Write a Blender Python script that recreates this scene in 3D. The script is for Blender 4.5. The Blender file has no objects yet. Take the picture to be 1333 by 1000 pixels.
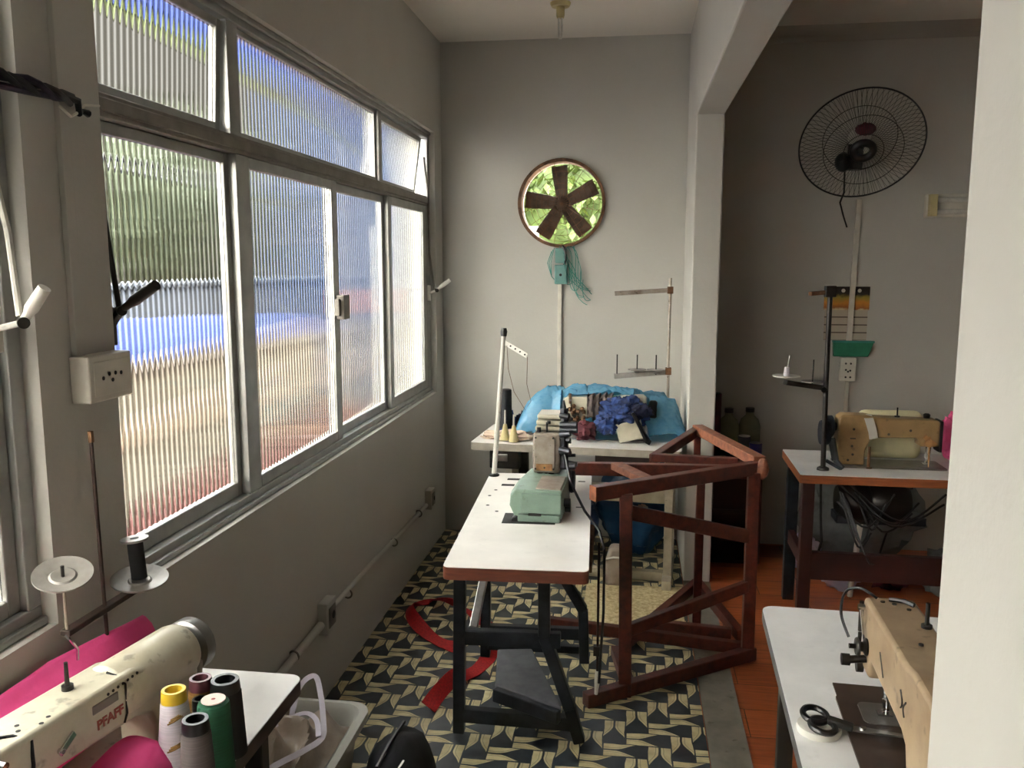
import bpy, bmesh, math, random
from mathutils import Vector, Matrix, noise as mnoise
R = math.radians
PI = math.pi
random.seed(7)
scn = bpy.context.scene
COL = scn.collection

# ------------------------------------------------------------------ materials
def lin(c):
    def f(v):
        v /= 255.0
        return v / 12.92 if v <= 0.04045 else ((v + 0.055) / 1.055) ** 2.4
    return (f(c[0]), f(c[1]), f(c[2]), 1.0)

class NT:
    def __init__(s, name):
        s.m = bpy.data.materials.new(name)
        s.m.use_nodes = True
        s.t = s.m.node_tree
        s.t.nodes.clear()
        s.out = s.t.nodes.new('ShaderNodeOutputMaterial')
    def n(s, kind, **kw):
        nd = s.t.nodes.new(kind)
        for k, v in kw.items():
            if k in nd.inputs:
                nd.inputs[k].default_value = v
            else:
                setattr(nd, k, v)
        return nd
    def l(s, a, b):
        s.t.links.new(a, b)
    def math(s, op, a, b=None, c=None):
        nd = s.t.nodes.new('ShaderNodeMath'); nd.operation = op
        for i, v in enumerate((a, b, c)):
            if v is None: continue
            if isinstance(v, (int, float)): nd.inputs[i].default_value = v
            else: s.l(v, nd.inputs[i])
        return nd.outputs[0]
    def mix(s, fac, a, b):
        nd = s.t.nodes.new('ShaderNodeMix'); nd.data_type = 'RGBA'
        if isinstance(fac, (int, float)): nd.inputs[0].default_value = fac
        else: s.l(fac, nd.inputs[0])
        for idx, v in ((6, a), (7, b)):
            if isinstance(v, tuple): nd.inputs[idx].default_value = v
            else: s.l(v, nd.inputs[idx])
        return nd.outputs[2]
    def ramp(s, fac, stops):
        nd = s.t.nodes.new('ShaderNodeValToRGB')
        e = nd.color_ramp.elements
        e[0].position, e[0].color = stops[0]
        e[1].position, e[1].color = stops[1]
        for p, c in stops[2:]:
            x = e.new(p); x.color = c
        s.l(fac, nd.inputs[0])
        return nd.outputs[0]

def mat(name, c, rough=0.6, metal=0.0, var=0.12, scale=14.0, bump=0.0, c2=None, spots=0.0, stretch=None, spec=0.5, coat=0.0):
    t = NT(name)
    p = t.n('ShaderNodeBsdfPrincipled', Roughness=rough, Metallic=metal)
    p.inputs['Specular IOR Level'].default_value = spec
    p.inputs['Coat Weight'].default_value = coat
    tc = t.n('ShaderNodeTexCoord')
    vec = tc.outputs['Object']
    if stretch:
        mp = t.n('ShaderNodeMapping'); mp.inputs['Scale'].default_value = stretch
        t.l(vec, mp.inputs[0]); vec = mp.outputs[0]
    nz = t.n('ShaderNodeTexNoise', Scale=scale, Detail=5.0, Roughness=0.6)
    t.l(vec, nz.inputs['Vector'])
    a = lin(c)
    b = lin(c2) if c2 else tuple([v * (1 - var * 2.2) for v in a[:3]] + [1.0])
    f = t.ramp(nz.outputs[0], [(0.38, (0, 0, 0, 1)), (0.68, (1, 1, 1, 1))])
    col = t.mix(f, a, b)
    if spots:
        n2 = t.n('ShaderNodeTexNoise', Scale=scale * 3.1, Detail=3.0)
        t.l(tc.outputs['Object'], n2.inputs['Vector'])
        f2 = t.ramp(n2.outputs[0], [(0.64, (0, 0, 0, 1)), (0.72, (spots, spots, spots, 1))])
        col = t.mix(f2, col, lin((60, 48, 34)))
    t.l(col, p.inputs['Base Color'])
    if bump:
        b_ = t.n('ShaderNodeBump', Strength=bump, Distance=0.004)
        t.l(nz.outputs[0], b_.inputs['Height']); t.l(b_.outputs[0], p.inputs['Normal'])
    t.l(p.outputs[0], t.out.inputs[0])
    return t.m

def translucent_mat(name, c, c2=None, rough=0.25, trans=0.3, clear=0.15, scale=20.0):
    t = NT(name)
    tc = t.n('ShaderNodeTexCoord')
    nz = t.n('ShaderNodeTexNoise', Scale=scale, Detail=4.0)
    t.l(tc.outputs['Object'], nz.inputs['Vector'])
    col = t.mix(nz.outputs[0], lin(c), lin(c2 or c))
    p = t.n('ShaderNodeBsdfPrincipled', Roughness=rough)
    t.l(col, p.inputs['Base Color'])
    b_ = t.n('ShaderNodeBump', Strength=0.5, Distance=0.01)
    t.l(nz.outputs[0], b_.inputs['Height']); t.l(b_.outputs[0], p.inputs['Normal'])
    tl = t.n('ShaderNodeBsdfTranslucent'); t.l(col, tl.inputs[0])
    tr = t.n('ShaderNodeBsdfTransparent'); t.l(col, tr.inputs[0])
    m1 = t.n('ShaderNodeMixShader'); m1.inputs[0].default_value = trans
    t.l(p.outputs[0], m1.inputs[1]); t.l(tl.outputs[0], m1.inputs[2])
    m2 = t.n('ShaderNodeMixShader'); m2.inputs[0].default_value = clear
    t.l(m1.outputs[0], m2.inputs[1]); t.l(tr.outputs[0], m2.inputs[2])
    t.l(m2.outputs[0], t.out.inputs[0])
    return t.m

def plaster(name, c, stain=0.25):
    t = NT(name)
    tc = t.n('ShaderNodeTexCoord')
    p = t.n('ShaderNodeBsdfPrincipled', Roughness=0.75)
    p.inputs['Specular IOR Level'].default_value = 0.25
    n1 = t.n('ShaderNodeTexNoise', Scale=2.2, Detail=6.0); t.l(tc.outputs['Object'], n1.inputs['Vector'])
    n2 = t.n('ShaderNodeTexNoise', Scale=60.0, Detail=4.0); t.l(tc.outputs['Object'], n2.inputs['Vector'])
    f = t.ramp(n1.outputs[0], [(0.35, (0, 0, 0, 1)), (0.75, (stain, stain, stain, 1))])
    a = lin(c)
    col = t.mix(f, a, tuple([a[0] * 0.72, a[1] * 0.70, a[2] * 0.64, 1]))
    t.l(col, p.inputs['Base Color'])
    b_ = t.n('ShaderNodeBump', Strength=0.22, Distance=0.004)
    t.l(n2.outputs[0], b_.inputs['Height']); t.l(b_.outputs[0], p.inputs['Normal'])
    t.l(p.outputs[0], t.out.inputs[0])
    return t.m

def vinyl():
    """black and cream brick-weave print: 1x2 bricks laid in a herringbone, each with a flared dark vase between cream tongues"""
    t = NT('patterned_vinyl')
    S = 0.080
    tc = t.n('ShaderNodeTexCoord')
    wob = t.n('ShaderNodeTexNoise', Scale=9.0, Detail=2.0); t.l(tc.outputs['Object'], wob.inputs['Vector'])
    sep = t.n('ShaderNodeSeparateXYZ'); t.l(tc.outputs['Object'], sep.inputs[0])
    wv = t.math('MULTIPLY', t.math('SUBTRACT', wob.outputs[0], 0.5), 0.22)
    x = t.math('ADD', t.math('DIVIDE', sep.outputs[0], S), 100.0)
    y = t.math('ADD', t.math('DIVIDE', sep.outputs[1], S), 100.0)
    i, j = t.math('FLOOR', x), t.math('FLOOR', y)
    fx, fy = t.math('SUBTRACT', x, i), t.math('SUBTRACT', y, j)
    m = t.math('FLOORED_MODULO', t.math('SUBTRACT', i, j), 4.0)
    ishor = t.math('LESS_THAN', m, 1.5)
    m1 = t.math('COMPARE', m, 1.0, 0.3)
    m3 = t.math('COMPARE', m, 3.0, 0.3)
    # along (0 at the stem, 1 at the flared end), across (-.5 .. .5)
    al_h = t.math('MULTIPLY', t.math('ADD', fx, m1), 0.5)
    al_v = t.math('MULTIPLY', t.math('ADD', t.math('SUBTRACT', 1.0, fy), m3), 0.5)
    ac_h = t.math('SUBTRACT', fy, 0.5)
    ac_v = t.math('SUBTRACT', fx, 0.5)
    def pick(a, b):
        return t.math('ADD', t.math('MULTIPLY', a, ishor), t.math('MULTIPLY', b, t.math('SUBTRACT', 1.0, ishor)))
    al, ac = pick(al_h, al_v), pick(ac_h, ac_v)
    ac = t.math('ADD', ac, wv)
    aa = t.math('ABSOLUTE', ac)
    mr = t.n('ShaderNodeMapRange', interpolation_type='SMOOTHSTEP'); t.l(al, mr.inputs[0])
    mr.inputs[1].default_value = 0.26; mr.inputs[2].default_value = 0.84
    mr.inputs[3].default_value = 0.05; mr.inputs[4].default_value = 0.52
    dark = t.math('LESS_THAN', aa, mr.outputs[0])
    edge = t.math('GREATER_THAN', aa, 0.472)
    line = t.math('COMPARE', aa, t.math('ADD', mr.outputs[0], 0.11), 0.014)
    dark = t.math('MAXIMUM', t.math('MAXIMUM', dark, edge), t.math('MULTIPLY', line, 0.55))
    tip = t.math('LESS_THAN', al, 0.03)
    dark = t.math('MAXIMUM', dark, tip)
    n2 = t.n('ShaderNodeTexNoise', Scale=22.0, Detail=5.0); t.l(tc.outputs['Object'], n2.inputs['Vector'])
    cream = t.mix(t.ramp(n2.outputs[0], [(0.4, (0, 0, 0, 1)), (0.7, (1, 1, 1, 1))]), lin((222, 208, 160)), lin((196, 178, 130)))
    blk = t.mix(n2.outputs[0], lin((20, 25, 28)), lin((66, 72, 78)))
    col = t.mix(dark, cream, blk)
    p = t.n('ShaderNodeBsdfPrincipled', Roughness=0.38)
    t.l(col, p.inputs['Base Color']); t.l(p.outputs[0], t.out.inputs[0])
    return t.m

def planks():
    t = NT('red_wood_floor')
    tc = t.n('ShaderNodeTexCoord')
    br = t.n('ShaderNodeTexBrick', Scale=1.0)
    br.inputs['Brick Width'].default_value = 0.45; br.inputs['Row Height'].default_value = 0.20
    br.inputs['Mortar Size'].default_value = 0.002
    br.inputs['Color1'].default_value = lin((190, 104, 58)); br.inputs['Color2'].default_value = lin((158, 80, 42))
    br.inputs['Mortar'].default_value = lin((60, 30, 18))
    t.l(tc.outputs['Object'], br.inputs['Vector'])
    mp = t.n('ShaderNodeMapping'); mp.inputs['Scale'].default_value = (3, 40, 3); t.l(tc.outputs['Object'], mp.inputs[0])
    nz = t.n('ShaderNodeTexNoise', Scale=2.0, Detail=6.0); t.l(mp.outputs[0], nz.inputs['Vector'])
    f = t.ramp(nz.outputs[0], [(0.4, (0, 0, 0, 1)), (0.75, (0.55, 0.55, 0.55, 1))])
    col = t.mix(f, br.outputs[0], lin((86, 42, 22)))
    p = t.n('ShaderNodeBsdfPrincipled', Roughness=0.42)
    t.l(col, p.inputs['Base Color']); t.l(p.outputs[0], t.out.inputs[0])
    return t.m

def ribbed_glass():
    t = NT('ribbed_glass')
    g = t.n('ShaderNodeBsdfGlass', Roughness=0.012, IOR=1.45)
    g.inputs['Color'].default_value = (0.95, 0.97, 0.95, 1)
    # stripe tint: groove grime plus the ribs' refraction shading painted into the colour
    tc = t.n('ShaderNodeTexCoord'); sp_ = t.n('ShaderNodeSeparateXYZ'); t.l(tc.outputs['Object'], sp_.inputs[0])
    gr = t.math('COSINE', t.math('MULTIPLY', sp_.outputs[1], 2 * PI / 0.026))
    gf = t.ramp(gr, [(0.0, (1, 1, 1, 1)), (0.42, (0, 0, 0, 1))])
    gc = t.mix(gf, (1.0, 1.0, 0.99, 1), (0.56, 0.55, 0.52, 1))
    t.l(gc, g.inputs['Color'])
    t.l(g.outputs[0], t.out.inputs[0])
    return t.m

MT = {}
MT['wall'] = plaster('wall_plaster', (190, 187, 179))
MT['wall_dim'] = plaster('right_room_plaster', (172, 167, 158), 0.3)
MT['ceil'] = plaster('ceiling_plaster', (232, 226, 216), 0.2)
MT['wood_floor'] = planks()
MT['concrete'] = mat('concrete_strip', (132, 126, 112), 0.8, var=0.14, scale=9, bump=0.3, spots=0.4)
MT['vinyl'] = vinyl()
MT['patch'] = mat('cream_floor_glare', (222, 206, 160), 0.5, var=0.2, scale=55, c2=(170, 146, 96))  # mottled cream standing in for glare on the vinyl floor
MT['alu'] = mat('aluminium', (172, 172, 168), 0.42, 0.75, var=0.08)
MT['alu_dark'] = mat('tarnished_aluminium', (138, 132, 124), 0.5, 0.6, var=0.12)
MT['glass'] = ribbed_glass()
MT['white_paint'] = mat('white_painted_metal', (216, 212, 202), 0.4, 0.0, var=0.1, spots=0.25)
MT['white_plastic'] = mat('white_plastic', (214, 208, 194), 0.45, var=0.06)
MT['cream_plastic'] = mat('cream_plastic', (206, 190, 140), 0.5, var=0.06)
MT['grey_metal'] = mat('grey_metal', (150, 146, 140), 0.35, 0.8, var=0.15)
MT['plate_grey'] = mat('dull_grey_plate', (158, 152, 144), 0.5, 0.25, var=0.15)
MT['wheel_grey'] = mat('dark_grey_wheel', (112, 110, 106), 0.35, 0.6, var=0.15)
MT['chrome'] = mat('chrome', (205, 205, 205), 0.18, 1.0, var=0.05)
MT['dark_metal'] = mat('dark_metal', (46, 42, 38), 0.45, 0.5, var=0.2)
MT['black_iron'] = mat('black_iron', (22, 24, 28), 0.4, 0.3, var=0.25, c2=(44, 48, 56))
MT['black_plastic'] = mat('black_plastic', (16, 16, 18), 0.35, var=0.1)
MT['rust'] = mat('rusty_metal', (122, 88, 58), 0.75, 0.2, c2=(70, 46, 30), scale=22)
MT['blade'] = mat('dusty_fan_blade', (96, 80, 66), 0.7, 0.2, c2=(66, 54, 44), scale=20)
MT['brown_rod'] = mat('rusty_brown_rod', (58, 38, 30), 0.6, 0.3, c2=(34, 24, 20), scale=40)
MT['formica'] = mat('white_laminate', (238, 233, 226), 0.35, var=0.05, scale=5, spots=0.06)
MT['formica_grey'] = mat('grey_white_laminate', (242, 241, 239), 0.4, var=0.07, scale=5, spots=0.08)
MT['edge_wood'] = mat('brown_table_edge', (104, 54, 36), 0.5, c2=(72, 36, 26), stretch=(2, 20, 20), scale=3)
MT['edge_orange'] = mat('orange_brown_edge', (150, 86, 46), 0.5, c2=(110, 58, 30), stretch=(2, 20, 20), scale=3)
MT['edge_dark'] = mat('dark_table_edge', (58, 42, 36), 0.5, c2=(40, 28, 26))
MT['edge_grey'] = mat('grey_table_edge', (88, 88, 88), 0.5)
MT['red_wood'] = mat('red_brown_varnished_wood', (92, 40, 28), 0.42, c2=(58, 24, 18), stretch=(6, 6, 6), scale=5)
MT['red_wood_raw_lit'] = mat('cut_and_lit_red_wood', (138, 84, 58), 0.6, c2=(100, 56, 38), stretch=(6, 6, 6), scale=6)  # paler red wood for cut ends, and for lit tops painted as colour
MT['dark_red_wood'] = mat('dark_red_wood', (58, 24, 20), 0.5, c2=(36, 16, 14), scale=7)
MT['green_enamel'] = mat('grey_green_enamel', (124, 146, 130), 0.4, c2=(108, 128, 114), scale=12, spots=0.4)
MT['steel_plate'] = mat('worn_steel_plate', (168, 158, 146), 0.42, 0.4, c2=(136, 122, 108), scale=16, spots=0.6)
MT['rust_plate'] = mat('rust_stained_plate', (176, 132, 84), 0.6, 0.3, c2=(128, 88, 54), scale=22)
MT['ivory'] = mat('ivory_enamel', (206, 200, 178), 0.38, c2=(184, 174, 150), scale=9, spots=0.45)
MT['beige'] = mat('beige_enamel', (166, 144, 114), 0.42, c2=(140, 116, 90), scale=9, spots=0.5)
MT['olive'] = mat('olive_beige_enamel', (150, 122, 82), 0.45, c2=(126, 100, 66), scale=9, spots=0.4)
MT['brown_bed'] = mat('brown_machine_bed', (70, 54, 44), 0.4, 0.2, c2=(50, 38, 32), scale=12)
MT['red_letter'] = mat('red_lettering', (160, 72, 60), 0.5)
MT['ink'] = mat('dark_marks', (30, 26, 22), 0.6)
MT['pink'] = translucent_mat('pink_cloth', (244, 92, 158), (226, 66, 132), 0.8, 0.25, 0.0, 14)
MT['hot_pink'] = mat('hot_pink_cloth', (224, 86, 138), 0.8, scale=10)
MT['teal'] = translucent_mat('teal_plastic', (150, 188, 180), (112, 168, 160), 0.35, 0.3, 0.15)
MT['teal_wire'] = mat('teal_wire', (60, 138, 126), 0.5)
MT['green_plastic'] = mat('green_plastic', (46, 122, 92), 0.4)
MT['blue_film'] = translucent_mat('blue_plastic_film', (158, 212, 232), (100, 172, 206), 0.14, 0.35, 0.4, 40)
MT['blue_sack'] = translucent_mat('dark_blue_plastic', (34, 84, 118), (22, 60, 92), 0.3, 0.15, 0.0, 18)
MT['blue_cloth'] = mat('blue_cloth', (24, 36, 70), 0.8, c2=(44, 72, 132), scale=26, bump=0.5)
MT['navy_cloth'] = mat('navy_cloth', (40, 44, 76), 0.85, c2=(24, 26, 44), scale=26, bump=0.4)
MT['brown_cloth'] = mat('dark_striped_cloth', (84, 72, 66), 0.85, c2=(38, 32, 34), stretch=(70, 8, 8), scale=2, bump=0.4)
MT['maroon_cloth'] = mat('maroon_cloth', (96, 40, 48), 0.85, c2=(60, 28, 36))
MT['scrap'] = mat('pale_cloth_scraps', (220, 196, 170), 0.85, c2=(186, 160, 140), scale=14, bump=0.4)
MT['lilac'] = translucent_mat('lilac_plastic', (238, 234, 250), (210, 204, 232), 0.3, 0.2, 0.05)
MT['clear_bag'] = translucent_mat('greyish_plastic', (168, 172, 170), (120, 126, 126), 0.25, 0.25, 0.3)
MT['taupe_cloth'] = mat('taupe_satin', (172, 156, 140), 0.38, c2=(128, 112, 98), scale=7, bump=0.2)
MT['lavender'] = mat('lavender_webbing', (202, 194, 204), 0.7, var=0.08)
MT['bin'] = translucent_mat('cloudy_plastic', (196, 194, 184), (182, 180, 168), 0.4, 0.2, 0.05, 6)
MT['black_cloth'] = mat('black_cloth', (14, 14, 17), 0.85, c2=(24, 24, 28), bump=0.4, scale=30)
MT['red_belt'] = mat('red_webbing', (190, 26, 26), 0.75, c2=(140, 16, 20), stretch=(60, 60, 60), scale=2)
MT['thread_white'] = mat('white_thread', (216, 206, 214), 0.8, stretch=(2, 2, 160), scale=3, var=0.1)
MT['thread_black'] = mat('black_thread', (20, 20, 24), 0.75, stretch=(2, 2, 160), scale=3, var=0.25)
MT['thread_green'] = mat('green_thread', (18, 82, 54), 0.75, stretch=(2, 2, 160), scale=3, var=0.2)
MT['thread_grey'] = mat('grey_thread', (88, 78, 76), 0.75, stretch=(2, 2, 160), scale=3, var=0.2)
MT['thread_brown'] = mat('mustard_thread', (146, 108, 48), 0.75, stretch=(2, 2, 160), scale=3, var=0.2)
MT['thread_pale'] = mat('pale_green_thread', (150, 156, 134), 0.75, stretch=(2, 2, 160), scale=3, var=0.2)
MT['yellow_plastic'] = mat('yellow_plastic', (206, 172, 44), 0.4, var=0.06)
MT['plum_plastic'] = mat('plum_plastic', (92, 48, 58), 0.4, var=0.06)
MT['pink_label'] = mat('pale_pink_label', (232, 206, 196), 0.6, var=0.03)
MT['paper'] = mat('white_paper', (218, 214, 204), 0.8, var=0.05)
MT['cream_cloth'] = mat('cream_cushion', (228, 218, 174), 0.85, var=0.06)
MT['bottle'] = translucent_mat('murky_bottle_plastic', (176, 178, 146), (140, 144, 116), 0.2, 0.35, 0.35)
MT['blue_can'] = mat('deep_blue_can', (32, 40, 138), 0.35, var=0.05)
MT['cable'] = mat('black_cable', (20, 20, 24), 0.5)
MT['cable_purple'] = mat('violet_black_cable', (40, 32, 56), 0.5)
MT['cream_wall_out'] = mat('sunlit_render', (118, 112, 100), 0.9, var=0.1, scale=2.0)
MT['coping'] = mat('dark_coping', (70, 60, 52), 0.9)
MT['clay'] = mat('pink_clay_roof', (84, 50, 44), 0.9, c2=(66, 38, 34), scale=4)
MT['tarp'] = mat('blue_tarp', (10, 38, 104), 0.9, c2=(6, 28, 84), scale=3)
MT['white_out'] = mat('white_board', (92, 96, 104), 0.9)
MT['foliage'] = mat('garden_leaves', (78, 84, 60), 0.7, c2=(46, 54, 36), scale=1.2)
MT['foliage_lime'] = translucent_mat('lime_leaves', (86, 102, 32), (20, 40, 10), 0.7, 0.2, 0.0, 11)
MT['trunk'] = mat('bark', (88, 70, 52), 0.9, bump=0.5)
MT['slate_out'] = mat('blue_grey_render', (40, 54, 82), 0.9, scale=2)
MT['brick_out'] = mat('orange_brick', (196, 116, 76), 0.85, scale=10)
MT['pale_out'] = mat('pale_grey_render', (206, 206, 200), 0.85, scale=2)

# calendar page: a dark and orange picture over a ruled pale page
def calendar_mats():
    t = NT('calendar_picture')
    tc = t.n('ShaderNodeTexCoord'); sep = t.n('ShaderNodeSeparateXYZ'); t.l(tc.outputs['Object'], sep.inputs[0])
    nz = t.n('ShaderNodeTexNoise', Scale=28.0, Detail=2.0); t.l(tc.outputs['Object'], nz.inputs['Vector'])
    zz = t.math('ADD', sep.outputs[2], t.math('MULTIPLY', t.math('SUBTRACT', nz.outputs[0], 0.5), 0.04))
    f = t.math('DIVIDE', t.math('SUBTRACT', zz, 0.0), 0.13)
    col = t.ramp(f, [(0.0, lin((206, 190, 150))), (0.10, lin((150, 84, 30))), (0.3, lin((196, 126, 40))), (0.55, lin((150, 132, 54))), (0.72, lin((34, 26, 24)))])
    p = t.n('ShaderNodeBsdfPrincipled', Roughness=0.5); t.l(col, p.inputs['Base Color']); t.l(p.outputs[0], t.out.inputs[0])
    t2 = NT('calendar_page')
    tc = t2.n('ShaderNodeTexCoord'); sep = t2.n('ShaderNodeSeparateXYZ'); t2.l(tc.outputs['Object'], sep.inputs[0])
    k = t2.math('FLOORED_MODULO', t2.math('DIVIDE', sep.outputs[2], 0.045), 1.0)
    f = t2.math('LESS_THAN', k, 0.16)
    col = t2.mix(f, lin((180, 168, 150)), lin((92, 80, 70)))
    p = t2.n('ShaderNodeBsdfPrincipled', Roughness=0.7); t2.l(col, p.inputs['Base Color']); t2.l(p.outputs[0], t2.out.inputs[0])
    return t.m, t2.m
MT['cal_pic'], MT['cal_page'] = calendar_mats()

# ------------------------------------------------------------------ mesh helpers
ROOT = {}      # object -> world matrix of its top-level thing

class MB:
    def __init__(s):
        s.b = bmesh.new()
    def _add(s, verts, faces):
        vs = [s.b.verts.new(v) for v in verts]
        for f in faces:
            try: s.b.faces.new([vs[i] for i in f])
            except ValueError: pass
        return s
    def box(s, lo, hi, M=None):
        (x0, y0, z0), (x1, y1, z1) = lo, hi
        v = [(x0, y0, z0), (x1, y0, z0), (x1, y1, z0), (x0, y1, z0), (x0, y0, z1), (x1, y0, z1), (x1, y1, z1), (x0, y1, z1)]
        if M is not None: v = [M @ Vector(p) for p in v]
        return s._add(v, [(0, 3, 2, 1), (4, 5, 6, 7), (0, 1, 5, 4), (1, 2, 6, 5), (2, 3, 7, 6), (3, 0, 4, 7)])
    def bar(s, a, b, w, h, up=(0, 0, 1)):
        a, b = Vector(a), Vector(b)
        d = (b - a); L = d.length; d.normalize()
        up = Vector(up)
        if abs(d.dot(up)) > 0.98: up = Vector((1, 0, 0))
        sd = d.cross(up).normalized(); u = sd.cross(d).normalized()
        M = Matrix((sd, d, u)).transposed().to_4x4(); M.translation = a
        return s.box((-w / 2, 0, -h / 2), (w / 2, L, h / 2), M)
    def cyl(s, a, b, r0, r1=None, n=20, cap=True):
        return s.tube([a, b], [r0, r0 if r1 is None else r1], n, cap)
    def tube(s, pts, r, n=10, cap=True, flat=None):
        pts = [Vector(p) for p in pts]
        if not isinstance(r, (list, tuple)): r = [r] * len(pts)
        rings = []; prev = None
        for i, p in enumerate(pts):
            d = (pts[min(i + 1, len(pts) - 1)] - pts[max(i - 1, 0)])
            if d.length < 1e-9: d = Vector((0, 0, 1))
            d.normalize()
            if prev is None:
                up = Vector((0, 0, 1)) if abs(d.z) < 0.9 else Vector((1, 0, 0))
                u = d.cross(up).normalized()
            else:
                u = (prev - d * prev.dot(d))
                u = u.normalized() if u.length > 1e-6 else d.orthogonal().normalized()
            prev = u
            w = d.cross(u)
            k = flat or 1.0
            rings.append([s.b.verts.new(p + u * math.cos(2 * PI * j / n) * r[i] + w * math.sin(2 * PI * j / n) * r[i] * k) for j in range(n)])
        for i in range(len(rings) - 1):
            for j in range(n):
                s.b.faces.new((rings[i][j], rings[i][(j + 1) % n], rings[i + 1][(j + 1) % n], rings[i + 1][j]))
        if cap:
            s.b.faces.new(rings[0][::-1]); s.b.faces.new(rings[-1])
        return s
    def ribbon(s, pts, w, th, up=(0, 0, 1)):
        """flat band along pts, its width lying across 'up'"""
        pts = [Vector(p) for p in pts]; rings = []
        for i, p in enumerate(pts):
            d = (pts[min(i + 1, len(pts) - 1)] - pts[max(i - 1, 0)]).normalized()
            sd = d.cross(Vector(up))
            sd = sd.normalized() if sd.length > 1e-6 else Vector((1, 0, 0))
            u = sd.cross(d)
            rings.append([s.b.verts.new(q) for q in (p - sd * w / 2 - u * th / 2, p + sd * w / 2 - u * th / 2, p + sd * w / 2 + u * th / 2, p - sd * w / 2 + u * th / 2)])
        for i in range(len(rings) - 1):
            for j in range(4):
                s.b.faces.new((rings[i][j], rings[i][(j + 1) % 4], rings[i + 1][(j + 1) % 4], rings[i + 1][j]))
        s.b.faces.new(rings[0][::-1]); s.b.faces.new(rings[-1])
        return s
    def lathe(s, prof, M=None, n=32):
        """profile of (r, z) turned about z"""
        rings = []
        for r, z in prof:
            if r < 1e-6:
                p = Vector((0, 0, z)); rings.append([s.b.verts.new(M @ p if M else p)])
            else:
                ring = []
                for j in range(n):
                    p = Vector((r * math.cos(2 * PI * j / n), r * math.sin(2 * PI * j / n), z))
                    ring.append(s.b.verts.new(M @ p if M else p))
                rings.append(ring)
        for a, b in zip(rings, rings[1:]):
            for j in range(n):
                k = (j + 1) % n
                if len(a) == 1 and len(b) == 1: continue
                if len(a) == 1: s.b.faces.new((a[0], b[k], b[j]))
                elif len(b) == 1: s.b.faces.new((a[j], a[k], b[0]))
                else: s.b.faces.new((a[j], a[k], b[k], b[j]))
        return s
    def prism(s, poly, lo, hi, axis='z', M=None):
        """polygon extruded along an axis; polygon coordinates are the other two axes in order"""
        def mk(p, h):
            v = {'z': (p[0], p[1], h), 'y': (p[0], h, p[1]), 'x': (h, p[0], p[1])}[axis]
            return M @ Vector(v) if M else Vector(v)
        a = [s.b.verts.new(mk(p, lo)) for p in poly]
        b = [s.b.verts.new(mk(p, hi)) for p in poly]
        n = len(poly)
        s.b.faces.new(a[::-1]); s.b.faces.new(b)
        for i in range(n):
            s.b.faces.new((a[i], a[(i + 1) % n], b[(i + 1) % n], b[i]))
        return s
    def torus(s, c, R_, r, ax=(0, 0, 1), n=48, m=8, sx=1.0):
        q = Vector((0, 0, 1)).rotation_difference(Vector(ax))
        rings = []
        for i in range(n):
            a = 2 * PI * i / n
            ring = []
            for j in range(m):
                b = 2 * PI * j / m
                p = Vector(((R_ + r * math.cos(b)) * math.cos(a), (R_ + r * math.cos(b)) * math.sin(a), r * math.sin(b) * sx))
                ring.append(s.b.verts.new(q @ p + Vector(c)))
            rings.append(ring)
        for i in range(n):
            for j in range(m):
                s.b.faces.new((rings[i][j], rings[(i + 1) % n][j], rings[(i + 1) % n][(j + 1) % m], rings[i][(j + 1) % m]))
        return s
    def blob(s, c, rad, amp=0.0, freq=3.0, seed=0, n=28, m=18, zmin=None):
        c = Vector(c); rings = []
        for i in range(m + 1):
            th = PI * i / m
            if i in (0, m):
                ps = [Vector((0, 0, math.cos(th)))]
            else:
                ps = [Vector((math.sin(th) * math.cos(2 * PI * j / n), math.sin(th) * math.sin(2 * PI * j / n), math.cos(th))) for j in range(n)]
            ring = []
            for p in ps:
                k = 1 + amp * mnoise.fractal(p * freq + Vector((seed * 7.3, seed * 3.1, seed)), 0.6, 2.0, 4)
                q = c + Vector((p.x * rad[0], p.y * rad[1], p.z * rad[2])) * k
                if zmin is not None and q.z < zmin: q.z = zmin
                ring.append(s.b.verts.new(q))
            rings.append(ring)
        for a, b in zip(rings, rings[1:]):
            for j in range(n):
                k = (j + 1) % n
                if len(a) == 1: s.b.faces.new((a[0], b[j], b[k]))
                elif len(b) == 1: s.b.faces.new((a[k], a[j], b[0]))
                else: s.b.faces.new((a[k], a[j], b[j], b[k]))
        return s
    def grid(s, nu, nv, fn):
        vs = [[s.b.verts.new(fn(i / nu, j / nv)) for j in range(nv + 1)] for i in range(nu + 1)]
        for i in range(nu):
            for j in range(nv):
                s.b.faces.new((vs[i][j], vs[i + 1][j], vs[i + 1][j + 1], vs[i][j + 1]))
        return s
    def leaves(s, c, rad, n, size, rnd):
        for _ in range(n):
            while True:
                p = Vector((rnd.uniform(-1, 1), rnd.uniform(-1, 1), rnd.uniform(-1, 1)))
                if p.length < 1: break
            p = Vector(c) + Vector((p.x * rad[0], p.y * rad[1], p.z * rad[2]))
            e = Matrix.Rotation(rnd.uniform(0, 6.28), 3, 'Z') @ Matrix.Rotation(rnd.uniform(-1.2, 1.2), 3, 'X')
            k = size * rnd.uniform(0.6, 1.3)
            q = [Vector((0, -k, 0)), Vector((k * .45, 0, k * .12)), Vector((0, k, 0)), Vector((-k * .45, 0, k * .12))]
            s._add([p + e @ v for v in q], [(0, 1, 2), (0, 2, 3)])
        return s
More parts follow.
